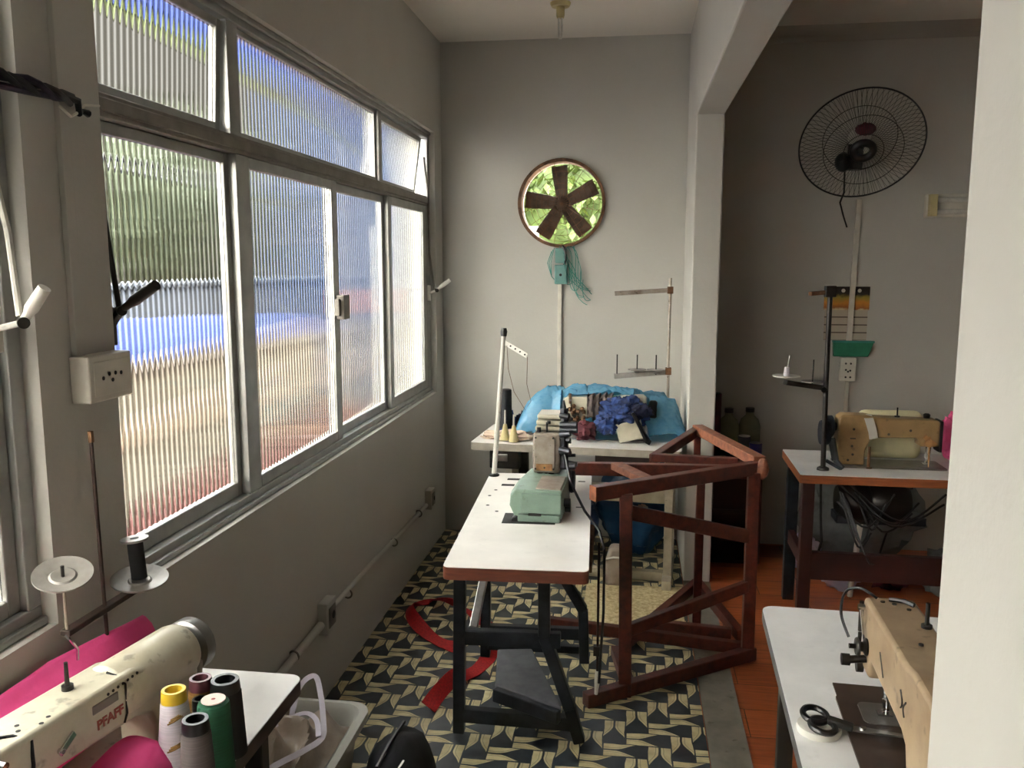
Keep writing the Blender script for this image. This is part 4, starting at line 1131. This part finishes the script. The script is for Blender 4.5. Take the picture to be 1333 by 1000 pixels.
MB().box((.50, .30, .40), (1.04, .32, .50)).build('back_panel', post, BT, bevel=.003)
drw = MB().box((.10, .02, .62), (.26, .22, .715)).build('drawer', MT['dark_metal'], BT, bevel=.006)
MB().box((.12, .012, .66), (.20, .02, .70)).build('drawer_front', MT['grey_metal'], drw, bevel=.003)
MB().box((.66, .04, .655), (.98, .25, .715)).build('under_tray', MT['edge_dark'], BT, bevel=.004)

t = thing('sewing_machine', 'cream sewing machine on the back table half covered by blue plastic', 'sewing machine', (-.36, 4.63, TZ), R(-5))
machine(t, 'ivory', 'grey_metal', L=.44, h=.225, arm=.115, dep=.085, head=.085, col=.12, wheel='dark_metal', wr=.05)
m = MB(); rnd = random.Random(2)
for k in range(16): 
    c = Vector((.07 + rnd.uniform(-.045, .04), -.055 + rnd.uniform(-.02, .005), .145 + rnd.uniform(-.04, .035)))
    m.blob(c, (.012, .012, .012), .2, 2, k, 8, 6)
m.cyl((.155, -.04, .165), (.155, -.052, .165), .016); m.cyl((.035, -.05, .19), (.035, -.05, .245), .007); m.cyl((.035, -.05, .03), (.035, -.05, .12), .005)
m.build('thread_tensioner', MT['rust'], t, smooth=True)

def film(u, v):
    X = -.63 + .90 * u
    e = abs(2 * u - 1)
    zr = 1.03 - .22 * e ** 6 - .06 * max(0, u - .45)
    front = 1.0 if u < .22 or u > .80 else .12
    if .22 <= u < .32: front = 1.0 - .88 * (u - .22) / .10
    if .70 < u <= .80: front = .12 + .88 * (u - .70) / .10
    yr = 4.70 - .02 * u
    w_ = 2 * v - 1
    zb_ = TZ + .022
    if w_ < 0:
        k = -w_
        Y = yr - (.17 if front > .5 else .10) * k ** .8; Z = zr - (zr - zb_) * front * k ** 1.5
    else:
        Y = yr + .19 * w_ ** .9; Z = zr - (zr - zb_) * w_ ** 1.6
    n_ = .030 * noise3(X + 3, Y, Z, 9) + .022 * abs(noise3(X, Y + 5, Z, 19)) + .012 * abs(noise3(X, Y, Z + 2, 44))
    Z = max(Z + n_, zb_)
    Y = min(Y + .5 * n_, BY - .20)
    return Vector((X + .4 * n_ + (.03 if u > .9 else 0), Y, Z))
tag(MB().grid(150, 100, film).build('plastic_sheet', MT['blue_film'], smooth=True, solid=.0015),
    'crinkled translucent blue plastic sheet thrown over the cream machine on the back table', 'plastic sheet')

def drape(x0, x1, yf, yb, ztop, zfun, amp, fr, seed):
    def f(u, v):
        X = x0 + (x1 - x0) * u
        if v < .35: Y, Z = yb + (yf - yb) * (v / .35), ztop
        else:
            k = (v - .35) / .65
            Y, Z = yf - .02 * math.sin(k * PI), ztop + (zfun(u) - ztop) * k
        n_ = amp * mnoise.fractal(Vector((X * fr + seed, Y * fr, Z * fr)), .6, 2, 3) + amp * .8 * math.sin(u * 26 + seed + 3 * v)
        return Vector((X + n_ * .6, Y - abs(n_) * 1.2, Z + n_))
    return f
t = thing('draped_cloth', 'striped brown and navy cloth hanging over the arm of the cream back machine', 'cloth', (-.18, 4.55, .98))
MB().grid(30, 24, drape(-.235, -.10, 4.545, 4.64, 1.0, lambda u: .88 - .05 * u, .012, 14, 2)).build('hanging_fold', MT['brown_cloth'], t, smooth=True, solid=.004, world=True)
tag(MB().blob((-.045, 4.512, .915), (.125, .055, .085), .32, 2.6, 5, 64, 44).blob((-.125, 4.50, .86), (.065, .05, .055), .3, 2.6, 8, 48, 32).build('blue_scarf', MT['blue_cloth'], smooth=True),
    'crumpled blue scarf heaped against the cream machine on the back table', 'cloth')
tag(MB().blob((.035, 4.51, .925), (.07, .05, .05), .32, 2.5, 3, 44, 30).build('navy_scarf', MT['navy_cloth'], smooth=True),
    'dark navy bundle right of the blue scarf on the back table', 'cloth')
tag(MB().blob((-.245, 4.50, .82), (.06, .04, .05), .4, 2.5, 9, zmin=TZ + .008).build('maroon_cloth', MT['maroon_cloth'], smooth=True),
    'small maroon cloth under the arm of the cream back machine', 'cloth')
t = thing('dust_cover_box', 'cream board leaning with a black strap at the right end of the back machine', 'board', (.03, 4.47, TZ))
M_ = Matrix.Translation((-.06, 4.475, TZ + .003)) @ Matrix.Rotation(R(-14), 4, 'Y')
MB().box((.0, -.01, .0), (.135, .012, .10), M_).build('board', MT['ivory'], t, bevel=.004, world=True)
MB().tube([(.005, 4.45, .93), (.05, 4.448, .85), (.085, 4.45, .78), (.10, 4.45, .772)], [.009, .012, .016, .014], 8).build('strap', MT['black_plastic'], t, smooth=True, world=True)
tag(MB().blob((-.70, 4.76, .80), (.05, .05, .085), .35, 2.4, 11, zmin=TZ + .002).build('blue_cloth', MT['blue_cloth'], smooth=True),
    'peaked blue cloth scrap left of the black thread cone on the back table', 'cloth')
tag(MB().blob((-.585, 4.80, .795), (.065, .05, .065), .4, 2.6, 13, zmin=TZ + .002).build('navy_cloth', MT['navy_cloth'], smooth=True),
    'navy and white cloth scrap right of the black thread cone on the back table', 'cloth')
tag(MB().blob((-.645, 4.56, .765), (.15, .10, .03), .4, 2.6, 15, 40, 20, zmin=TZ + .002).build('cloth_scraps', MT['scrap'], smooth=True),
    'low pile of pale pinkish cloth scraps on the left end of the back table', 'cloth')
def bigcone(loc, h, r0, r1, body, label, tip=None, pin=0.0):
    t = thing('thread_cone', label, 'thread cone', loc)
    MB().lathe([(0, 0), (r0, 0), (r0, .004), (r1, h - .006), (r1 * .9, h), (0, h)], n=28).build('winding', MT[body], t, smooth=True)
    if pin: MB().cyl((0, 0, h - .002), (0, 0, h + pin), .005, .004, 10).build('pin', MT['white_plastic'], t, smooth=True)
    else: MB().lathe([(r1 * .9, h), (r1 * .6, h + .003), (0, h + .003)], n=20).build('tube_end', MT['black_plastic'], t, smooth=True)
bigcone((-.695, 4.68, TZ + .03), .215, .036, .032, 'thread_black', 'tall black thread cone standing on the left end of the back table')
bigcone((-.665, 4.45, TZ + .008), .085, .026, .010, 'cream_plastic', 'small cream cone with a white pin, rear of two on the back table', pin=.075)
bigcone((-.615, 4.425, TZ + .005), .085, .027, .010, 'cream_plastic', 'small cream cone with a white pin, front of two on the back table', pin=.06)

# thread stand at the right end of the back table
t = thing('thread_stand', 'tall thin thread stand with two long arms at the right end of the back table', 'thread stand', (.20, 4.80, TZ))
MB().tube([(0, 0, 0), (-.005, 0, .45), (-.004, 0, .86)], .0085, 10).build('pole', MT['steel_plate'], t, smooth=True)
MB().lathe([(0, 0), (.025, 0), (.022, .01), (0, .012)], n=20).build('foot', MT['dark_metal'], t, smooth=True)
MB().bar((.01, -.01, .795), (-.305, -.03, .775), .028, .024).build('upper_arm', MT['steel_plate'], t, bevel=.002)
MB().bar((.005, -.01, .345), (-.30, -.03, .318), .032, .026).build('lower_arm', MT['plate_grey'], t, bevel=.002)
for z in (.775, .33): MB().box((-.02, -.03, z), (.012, .015, z + .038)).build('clamp', MT['rust'], t, bevel=.002)
for x in (-.285, -.175, -.072):
    MB().cyl((x, -.03, .33), (x, -.03, .44), .0035, n=8).build('spool_pin', MT['dark_metal'], t, smooth=True)
for x in (-.175, -.072):
    MB().lathe([(0, 0), (.012, 0), (.014, .012), (.05, .020), (.05, .024), (0, .024)], Matrix.Translation((x, -.03, .336)), 28).build('spool_plate', MT['grey_metal'], t, smooth=True)

# things under the back table
t = thing('plastic_sack', 'dark blue plastic sack slumped under the right half of the back table', 'sack', (-.02, 4.95, .004))
skb = MB().blob((.02, 5.0, .32), (.20, .14, .36), .18, 2.2, 21, 40, 28, zmin=.004).build('sack_body', MT['blue_sack'], t, smooth=True, world=True)
MB().blob((.075, 4.848, .30), (.032, .02, .028), .3, 2, 4).build('cream_knot', MT['scrap'], skb, smooth=True, world=True)
tag(MB().blob((-.30, 4.95, .20), (.11, .14, .20), .22, 2.2, 31, 36, 24, zmin=.004).build('plastic_sack', translucent_mat('slate_blue_plastic', (92, 112, 140), (60, 78, 104), .3, .15, 0), smooth=True),
    'slate blue plastic sack under the middle of the back table', 'sack')
t = thing('cloth_pouch', 'beige cloth pouch with a pale band standing on the floor before the back table', 'pouch', (-.075, 4.46, .0065))
MB().prism([(-.125, .0), (-.03, .0), (-.02, .10), (-.035, .215), (-.10, .215), (-.125, .12)], 4.40, 4.49, axis='y').build('pouch_body', MT['taupe_cloth'], t, bevel=.02, seg=3, smooth=True, world=True)
MB().tube([(-.128, 4.395, .15), (-.08, 4.388, .165), (-.022, 4.395, .16)], .006, 6).build('band', MT['paper'], t, smooth=True, world=True)

# ------------------------------------------------------------------ right room table
QT = thing('sewing_table', 'orange-edged laminate table on dark wooden legs in the right room', 'table', (.755, 3.91, 0), R(-1))
table_top(QT, 1.15, .54, .04, .012, MT['formica_grey'], MT['edge_orange'])
for x, y, mt_ in ((.04, .03, 'dark_red_wood'), (.045, .46, 'black_iron'), (1.08, .03, 'dark_red_wood'), (1.08, .46, 'black_iron')):
    MB().bar((x, y, 0), (x, y, .72), .055, .05, up=(0, 1, 0)).build('leg', MT[mt_], QT, bevel=.004)
MB().box((.065, .02, .265), (1.055, .055, .395)).build('front_board', MT['dark_red_wood'], QT, bevel=.004)
m = MB(); m.box((.03, .05, .30), (.06, .44, .37)).box((.06, .0, .03), (1.06, .05, .08)); m.build('stretcher', MT['dark_red_wood'], QT, bevel=.004)
t = thing('machine_motor', 'dark grimy clutch motor slung under the right room table', 'motor', (1.14, 4.12, .60))
m = MB().lathe([(0, -.17), (.07, -.17), (.095, -.14), (.10, -.05), (.085, -.03), (.10, -.01), (.10, .12), (.075, .15), (0, .15)], Matrix.Translation((1.14, 4.14, .585)) @ Matrix.Rotation(R(90), 4, 'Y'), 30)
m.build('motor_body', MT['dark_metal'], t, smooth=True, world=True)
m = MB().box((.96, 4.08, .49), (1.36, 4.2, .53)).box((1.0, 4.10, .66), (1.06, 4.2, .722)).box((1.24, 4.10, .66), (1.30, 4.2, .722)); m.build('mount', MT['black_iron'], t, bevel=.004, world=True)
m = MB(); rnd = random.Random(11)
for k in range(9):
    x0, x1 = rnd.uniform(.93, 1.1), rnd.uniform(1.1, 1.42); z0, z1 = rnd.uniform(.6, .71), rnd.uniform(.45, .7)
    m.tube(smooth_pts([(x0, 4.03, z0), ((x0 + x1) / 2, 4.0 - .01 * k % 3, min(z0, z1) - rnd.uniform(.02, .14)), (x1, 4.03, z1)], 6), .005, 6)
m.build('wiring', MT['cable'], t, smooth=True, world=True)
tag(MB().tube([(.865, 4.0, .70), (.872, 4.0, .55), (.885, 4.02, .42), (.88, 4.05, .36)], .006, 8).build('hanging_cord', MT['cable'], smooth=True),
    'black cord hanging below the left end of the right room table', 'cord')
tag(MB().tube([(1.15, 4.33, .62), (1.13, 4.44, .0)], .014, 10).build('drive_rod', MT['white_plastic'], smooth=True),
    'thin white rod standing under the right room table', 'rod')

t = thing('sewing_machine', 'olive-beige sewing machine seen from behind on the right room table', 'sewing machine', (1.405, 4.16, TZ), R(180))
body = machine(t, 'olive', 'grey_metal', L=.45, h=.225, arm=.09, dep=.09, head=.085, col=.125, wheel='black_iron', wr=.052)
m = MB(); m.cyl((.18, .0, .23), (.18, 0, .236), .012); m.cyl((.18, 0, .232), (.18, 0, .275), .0035); m.build('spool_pin', MT['dark_metal'], t, smooth=True)
MB().lathe([(0, .228), (.014, .228), (.016, .244), (.009, .25), (0, .25)], Matrix.Translation((.05, 0, 0)), 16).build('knob', MT['black_plastic'], t, smooth=True)
MB().box((-.012, -.04, .075), (.0, .046, .222)).build('end_cover', MT['dark_metal'], t, bevel=.003)
for x, z in ((.38, .175), (.385, .095), (.38, .055), (.40, .028), (.225, .155), (.13, .175)): MB().cyl((x, .0445, z), (x, .0465, z), .006, n=10).build('screw', MT['ink'], body)
MB().box((.37, .0445, .128), (.395, .0462, .134)).build('slot', MT['ink'], body)
m = MB(); m.cyl((.045, .05, .03), (.045, .05, .15), .004); m.bar((.02, .05, .11), (.07, .05, .15), .012, .02); m.cyl((.05, .047, .12), (.05, .065, .12), .018); m.cyl((.045, .05, .03), (.045, .05, .005), .003)
m.build('presser_linkage', MT['rust_plate'], t, smooth=False)
m = MB(); m.cyl((.315, .075, .0), (.315, .075, .10), .008, .006); m.cyl((.315, .075, .0), (.315, .075, .006), .02); m.build('knee_post', MT['rust'], t, smooth=True)
tag(MB().ribbon([(1.085, 4.19, .995), (1.085, 4.14, 1.0), (1.088, 4.108, .985), (1.105, 4.104, .93), (1.112, 4.104, .895)], .04, .003, up=(0, -.7, .7)).build('paper_strip', MT['paper'], smooth=True),
    'white strip hanging over the olive-beige machine in the right room', 'strip')
tag(MB().box((1.09, 4.28, TZ + .002), (1.385, 4.36, .995)).build('cushion', MT['cream_cloth'], bevel=.035, seg=4, smooth=True),
    'cream cushion standing behind the olive-beige machine in the right room', 'cushion')
tag(MB().blob((1.545, 4.32, .87), (.075, .07, .115), .3, 2.2, 41, zmin=TZ + .002).build('pink_cloth', MT['hot_pink'], smooth=True),
    'hot pink cloth bundle beside the right room machine, partly behind the white wall end', 'cloth')
t = thing('thread_stand', 'dark iron thread stand on the left end of the right room table', 'thread stand', (.875, 4.02, TZ))
MB().tube([(0, 0, 0), (-.006, 0, .40), (-.008, 0, .825)], .0115, 10).build('pole', MT['dark_metal'], t, smooth=True)
MB().lathe([(0, 0), (.028, 0), (.026, .01), (.014, .016), (0, .016)], n=20).build('foot', MT['dark_metal'], t, smooth=True)
MB().bar((.0, .02, .812), (-.10, -.03, .805), .024, .018).build('upper_arm', MT['rust'], t, bevel=.002)
MB().box((-.03, -.02, .79), (.015, .025, .84)).build('clamp', MT['dark_metal'], t, bevel=.003)
MB().bar((.0, .02, .375), (-.195, -.06, .41), .035, .022).build('lower_arm', MT['dark_metal'], t, bevel=.002)
MB().lathe([(0, 0), (.013, 0), (.013, .02), (0, .02)], Matrix.Translation((-.02, -.015, .375)) @ Matrix.Rotation(R(90), 4, 'X'), 16).build('bolt', MT['chrome'], t, smooth=True)
MB().lathe([(0, 0), (.06, .004), (.06, .009), (0, .006)], Matrix.Translation((-.19, -.055, .432)), 32).build('spool_plate', MT['white_paint'], t, smooth=True)
MB().lathe([(0, 0), (.05, .004), (.05, .008), (0, .005)], Matrix.Translation((-.07, -.02, .405)), 32).build('spool_plate', MT['grey_metal'], t, smooth=True)
MB().cyl((-.07, -.02, .40), (-.068, -.02, .51), .003, n=8).build('spool_pin', MT['dark_metal'], t, smooth=True)
MB().tube([(-.188, -.055, .46), (-.18, -.055, .53)], .002, 6).build('spool_pin', MT['grey_metal'], t)
MB().cyl((-.19, -.055, .437), (-.188, -.055, .478), .014, .011).build('white_spool', MT['thread_white'], t, smooth=True)
t = thing('belt_guard', 'black belt guard and pulley between the dark thread stand and the right room machine', 'belt guard', (.92, 4.08, TZ))
M_ = Matrix.Translation((.93, 4.10, .90)) @ Matrix.Rotation(R(90), 4, 'Y')
MB().lathe([(0, -.02), (.055, -.02), (.06, 0), (.055, .02), (0, .02)], Matrix.Translation((.885, 4.07, .925)) @ Matrix.Rotation(R(90), 4, 'Y'), 28).build('pulley', MT['black_iron'], t, smooth=True, world=True)
m = MB(); m.bar((.915, 4.06, .90), (.935, 4.05, .80), .02, .03); m.bar((.935, 4.05, .80), (.965, 4.03, .765), .02, .02); m.bar((.89, 4.04, .80), (.955, 4.03, .765), .02, .015)
m.build('guard_arm', MT['black_iron'], t, bevel=.003, world=True)

# bags on the floor of the right room
for c, rad, mt_, s_, lab in (((1.10, 4.56, .08), (.10, .09, .085), 'lilac', 51, 'lilac-white plastic bag on the wood floor under the right room table'),
                             ((1.37, 4.60, .07), (.10, .10, .085), 'maroon_cloth', 52, 'dark red bundle on the floor right of the lilac bag'),
                             ((1.66, 4.55, .10), (.15, .14, .13), 'clear_bag', 53, 'greyish see-through plastic bag on the floor beyond the right foreground table'),
                             ((1.30, 5.06, .26), (.32, .12, .30), 'clear_bag', 54, 'large greyish plastic sack behind the right room table by the wall'),
                             ((.98, 4.78, .30), (.09, .08, .09), 'lilac', 55, 'small blue-white plastic scrap left under the right room table')):
    if s_ == 55: c = (.97, 4.86, .09)
    tag(MB().blob(c, rad, .3, 2.3, s_, 32, 22, zmin=.003).build('plastic_bag' if s_ != 52 else 'cloth_bundle', MT[mt_], smooth=True), lab, 'bag' if s_ != 52 else 'cloth')

# dark cabinet by the pillar with cans and bottles
t = thing('cabinet', 'low dark wooden cabinet in the corner behind the pillar', 'cabinet', (.60, 5.05, 0))
m = MB(); m.box((.445, 4.86, .0), (.735, 5.22, .02)).box((.445, 4.86, .56), (.735, 5.22, .59)).box((.445, 4.86, .02), (.465, 5.22, .56)).box((.715, 4.86, .02), (.735, 5.22, .56)).box((.465, 5.20, .02), (.715, 5.22, .56)).box((.465, 4.87, .29), (.715, 5.20, .31))
m.build('carcass', MT['dark_red_wood'], t, bevel=.002, world=True)
cdr = MB().box((.468, 4.862, .315), (.712, 4.88, .555)).build('door', MT['dark_red_wood'], t, bevel=.003, world=True)
MB().cyl((.69, 4.862, .43), (.69, 4.845, .43), .01).build('knob', MT['dark_metal'], cdr, smooth=True, world=True)
def can(loc, r, h, m_, lab, lid, cat='can', name='can'):
    t = thing(name, lab, cat, loc)
    MB().lathe([(0, 0), (r, 0), (r * 1.02, .004), (r, .008), (r, h - .008), (r * 1.02, h - .004), (r * .96, h), (0, h)], n=28).build('wall', MT[m_], t, smooth=True)
    MB().lathe([(0, h), (r * .9, h), (r * .9, h + .003), (0, h + .003)], n=28).build('lid', MT[lid], t, smooth=True)
can((.700, 4.93, .59), .036, .10, 'blue_can', 'deep blue can on the right front corner of the dark cabinet', 'grey_metal')
can((.648, 5.02, .59), .036, .12, 'white_out', 'white can behind the deep blue can on the dark cabinet', 'white_plastic')
can((.575, 4.93, .59), .04, .09, 'navy_cloth', 'dark navy tin at the front of the dark cabinet', 'dark_metal')
can((.482, 5.06, .59), .034, .36, 'maroon_cloth', 'tall dark red canister on the dark cabinet against the pillar', 'dark_metal')
def bottle(loc, lab):
    t = thing('bottle', lab, 'bottle', loc)
    MB().lathe([(0, 0), (.058, 0), (.062, .02), (.062, .16), (.05, .20), (.024, .225), (.022, .245), (0, .245)], n=32).build('bottle_body', MT['bottle'], t, smooth=True)
    MB().lathe([(0, .243), (.026, .243), (.026, .268), (0, .268)], n=24).build('cap', MT['dark_metal'], t, smooth=True)
bottle((.565, 5.10, .59), 'murky plastic bottle on the dark cabinet next to the red canister')
bottle((.69, 5.14, .59), 'murky plastic bottle at the right rear of the dark cabinet')

# ------------------------------------------------------------------ outdoors, seen through the ribbed glass and the fan
t = thing('yard_wall', 'long sunlit cream wall beyond the left windows', 'wall', (-4.1, 8, -2))
MB().box((-4.25, -6, -2.0), (-4.0, 13.2, .80)).build('wall_body', MT['cream_wall_out'], t, world=True)
MB().box((-4.28, -6, .80), (-3.97, 13.2, .86)).build('coping', MT['coping'], t, world=True)
MB().box((-4.0, -6, .30), (-3.96, 13.2, .42)).build('plinth_band', MT['taupe_cloth'], t, world=True)
t = thing('lean_to_roof', 'pinkish clay lean-to roof below the left windows', 'roof', (-2.8, 5, -1))
MB()._add([Vector(p) for p in ((-3.99, -6, -.34), (-3.99, 13, -.34), (-1.6, 13, -1.15), (-1.6, -6, -1.15), (-3.99, -6, -.42), (-3.99, 13, -.42), (-1.6, 13, -1.23), (-1.6, -6, -1.23))],
          [(0, 1, 2, 3), (7, 6, 5, 4), (0, 4, 5, 1), (1, 5, 6, 2), (2, 6, 7, 3), (3, 7, 4, 0)]).build('roof_slab', MT['clay'], t, world=True)
m = MB()
for k in range(60):
    y = -5.8 + k * .32
    m.tube([(-3.98, y, -.33), (-1.6, y, -1.14)], .05, 6)
m.build('tile_rib', MT['clay'], t, smooth=True, world=True)
tag(MB().grid(60, 14, lambda u, v: Vector((-4.5 - 1.1 * max(0, v - .2), -4 + 15.5 * u, -2 + 2.75 * v / .2) if v < .21 else (-4.5 - 1.1 * (v - .2), -4 + 15.5 * u, .75 + .36 * math.sin((v - .2) * PI * .62) - .12 * max(0, u - .8) * 5 + .06 * noise3(u * 14, v * 3, 1, 1)))).build('tarpaulin', MT['tarp'], smooth=True, solid=.02),
    'blue tarpaulin spread behind the cream yard wall outside', 'tarpaulin')
tag(MB().box((-7.3, -5, -2), (-6.9, 22, 1.36)).box((-7.35, -5, 1.36), (-6.85, 22, 1.42)).build('boundary_wall', MT['white_out']),
    'white boundary wall behind the blue tarpaulin outside', 'wall')
rnd = random.Random(21)
def tree(loc, rad, h0, n, size, m_, label):
    t = thing('tree', label, 'tree', (loc[0], loc[1], -2))
    mm = MB(); mm.leaves((loc[0], loc[1], loc[2]), rad, n, size, rnd); 
    o = mm.build('foliage', MT[m_], t, world=True); o['kind'] = 'stuff'
    MB().blob(loc, (rad[0] * .72, rad[1] * .72, rad[2] * .72), .25, 2.2, int(loc[1] * 10) % 50, 30, 20).build('inner_crown', MT[m_], t, smooth=True, world=True)
    MB().tube([(loc[0], loc[1], -2), (loc[0] + .05, loc[1] + .05, loc[2])], [.16, .08], 10).build('trunk', MT['trunk'], t, smooth=True, world=True)
for k, (x, y, z, rx, ry, rz) in enumerate(((-9.0, 5.0, 2.4, 1.1, 2.9, 1.9), (-11.5, 10.6, 2.9, 1.2, 3.4, 2.5), (-9.0, 15.6, 2.7, 1.1, 2.9, 2.2), (-11.5, 21.6, 3.2, 1.2, 4.0, 2.6))):
    tree((x, y, z), (rx, ry, rz), 0, 1500, .16, 'foliage', ('grey-green tree beyond the left foreground window', 'grey-green tree beyond the first pane of the big window', 'grey-green tree beyond the sliding panes', 'grey-green tree far beyond the last pane')[k])
tag(MB().tube([(-4.6, -6, 2.55), (-4.6, 14.599, 2.60)], .028, 8).build('overhead_cable', MT['cable'], smooth=True), 'dark overhead cable running outside across the window view', 'cable')
t = thing('awning', 'blue corrugated awning with a green valance above the windows outside', 'awning', (-2.3, 5, 2.9))
def awn(u, v):
    y = 1.2 + 12 * u; x = -2.15 - .62 * v
    return Vector((x, y, 2.99 + .015 * y + .14 * v + .012 * math.sin(y * 40)))
MB().grid(400, 2, awn).build('corrugated_sheet', MT['tarp'], t, smooth=True, solid=.004, world=True)
MB()._add([Vector(p) for p in ((-2.13, 1.2, 2.75), (-2.13, 13.2, 2.93), (-2.13, 13.2, 3.2), (-2.13, 1.2, 3.02), (-2.17, 1.2, 2.75), (-2.17, 13.2, 2.93), (-2.17, 13.2, 3.2), (-2.17, 1.2, 3.02))],
          [(0, 1, 2, 3), (7, 6, 5, 4), (0, 4, 5, 1), (1, 5, 6, 2), (2, 6, 7, 3), (3, 7, 4, 0)]).build('fascia', MT['tarp'], t, world=True)
MB()._add([Vector(p) for p in ((-2.14, 1.2, 2.69), (-2.14, 13.2, 2.87), (-2.14, 13.2, 2.93), (-2.14, 1.2, 2.75), (-2.16, 1.2, 2.69), (-2.16, 13.2, 2.87), (-2.16, 13.2, 2.93), (-2.16, 1.2, 2.75))],
          [(0, 1, 2, 3), (7, 6, 5, 4), (0, 4, 5, 1), (1, 5, 6, 2), (2, 6, 7, 3), (3, 7, 4, 0)]).build('valance', mat('olive_green_cloth', (70, 78, 36), .8), t, world=True)
t = thing('neighbour_house', 'blue-grey neighbour house beyond the far end of the windows', 'house', (-4.8, 17, -2))
MB().box((-5.6, 14.6, -2), (-1.9, 19, 4.6)).build('walls', MT['slate_out'], t, world=True)
MB().box((-3.70, 14.50, -2), (-3.42, 14.60, 4.0)).build('white_column', MT['white_out'], t, world=True)
MB().box((-4.02, 14.54, .85), (-3.74, 14.60, 1.25)).build('brick_panel', MT['brick_out'], t, world=True)
tree((-.72, 10.0, 2.3), (1.32, .9, 1.3), 0, 7500, .075, 'foliage_lime', 'lime-green leafy tree seen through the exhaust fan')
tag(MB().box((-1.8, 7.6, -2), (-.85, 7.75, 2.02)).build('garden_wall', MT['pale_out']), 'pale wall edge low behind the exhaust fan', 'wall')
struct(MB().box((-14, -8, -2.1), (8, 24, -2.0)).build('ground', mat('yard_earth', (150, 128, 104), .9)))

# ------------------------------------------------------------------ light
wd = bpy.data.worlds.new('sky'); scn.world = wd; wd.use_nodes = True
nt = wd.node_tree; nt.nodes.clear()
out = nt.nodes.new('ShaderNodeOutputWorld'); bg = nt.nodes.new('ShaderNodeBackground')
tc = nt.nodes.new('ShaderNodeTexCoord'); sp = nt.nodes.new('ShaderNodeSeparateXYZ'); nt.links.new(tc.outputs['Generated'], sp.inputs[0])
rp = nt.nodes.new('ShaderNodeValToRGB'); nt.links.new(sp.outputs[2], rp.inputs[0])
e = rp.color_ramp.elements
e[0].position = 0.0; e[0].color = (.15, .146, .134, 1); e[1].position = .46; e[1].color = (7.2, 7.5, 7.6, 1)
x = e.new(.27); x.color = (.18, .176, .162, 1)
# sky glow added behind the camera, window side, to brighten the back wall
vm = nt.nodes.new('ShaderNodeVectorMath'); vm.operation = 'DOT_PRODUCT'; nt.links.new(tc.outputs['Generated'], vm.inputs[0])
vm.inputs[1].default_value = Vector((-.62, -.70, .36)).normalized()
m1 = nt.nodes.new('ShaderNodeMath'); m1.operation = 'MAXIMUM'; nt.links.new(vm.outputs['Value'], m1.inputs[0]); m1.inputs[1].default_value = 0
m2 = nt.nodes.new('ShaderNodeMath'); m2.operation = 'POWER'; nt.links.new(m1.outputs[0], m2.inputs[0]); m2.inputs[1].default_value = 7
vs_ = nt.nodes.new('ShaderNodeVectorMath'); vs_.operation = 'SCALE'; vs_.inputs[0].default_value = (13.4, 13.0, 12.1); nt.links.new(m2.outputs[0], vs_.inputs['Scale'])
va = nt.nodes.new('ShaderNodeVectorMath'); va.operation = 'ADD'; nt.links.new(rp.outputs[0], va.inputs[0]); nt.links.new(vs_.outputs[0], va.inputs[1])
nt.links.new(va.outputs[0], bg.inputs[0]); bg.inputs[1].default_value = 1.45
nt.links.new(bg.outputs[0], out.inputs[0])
sl = bpy.data.lights.new('sun', 'SUN'); sl.energy = 0.6; sl.angle = R(3); sl.color = (1, .94, .84)
so = bpy.data.objects.new('sun', sl); COL.objects.link(so)
so.rotation_euler = Vector((-.62, .30, -.78)).to_track_quat('-Z', 'Y').to_euler()

# ------------------------------------------------------------------ camera
cd = bpy.data.cameras.new('camera'); cam = bpy.data.objects.new('camera', cd); COL.objects.link(cam)
cd.sensor_fit = 'HORIZONTAL'; cd.sensor_width = 36.0; cd.lens = 36.0 * 1120 / 1333
cd.clip_start = .02; cd.clip_end = 200
yaw, pit = R(8.03), R(8.0)
F = Vector((-math.sin(yaw) * math.cos(pit), math.cos(yaw) * math.cos(pit), -math.sin(pit)))
cam.location = (0, 0, 1.7); cam.rotation_euler = F.to_track_quat('-Z', 'Y').to_euler()
scn.camera = cam
scn.view_settings.view_transform = 'Standard'
scn.view_settings.look = 'None'
scn.view_settings.exposure = 1.62
scn.view_settings.gamma = 1.0
scn.view_settings.use_curve_mapping = False
scn.cycles.max_bounces = 14; scn.cycles.diffuse_bounces = 3; scn.cycles.transmission_bounces = 12; scn.cycles.transparent_max_bounces = 16
scn.cycles.sample_clamp_indirect = 6.0
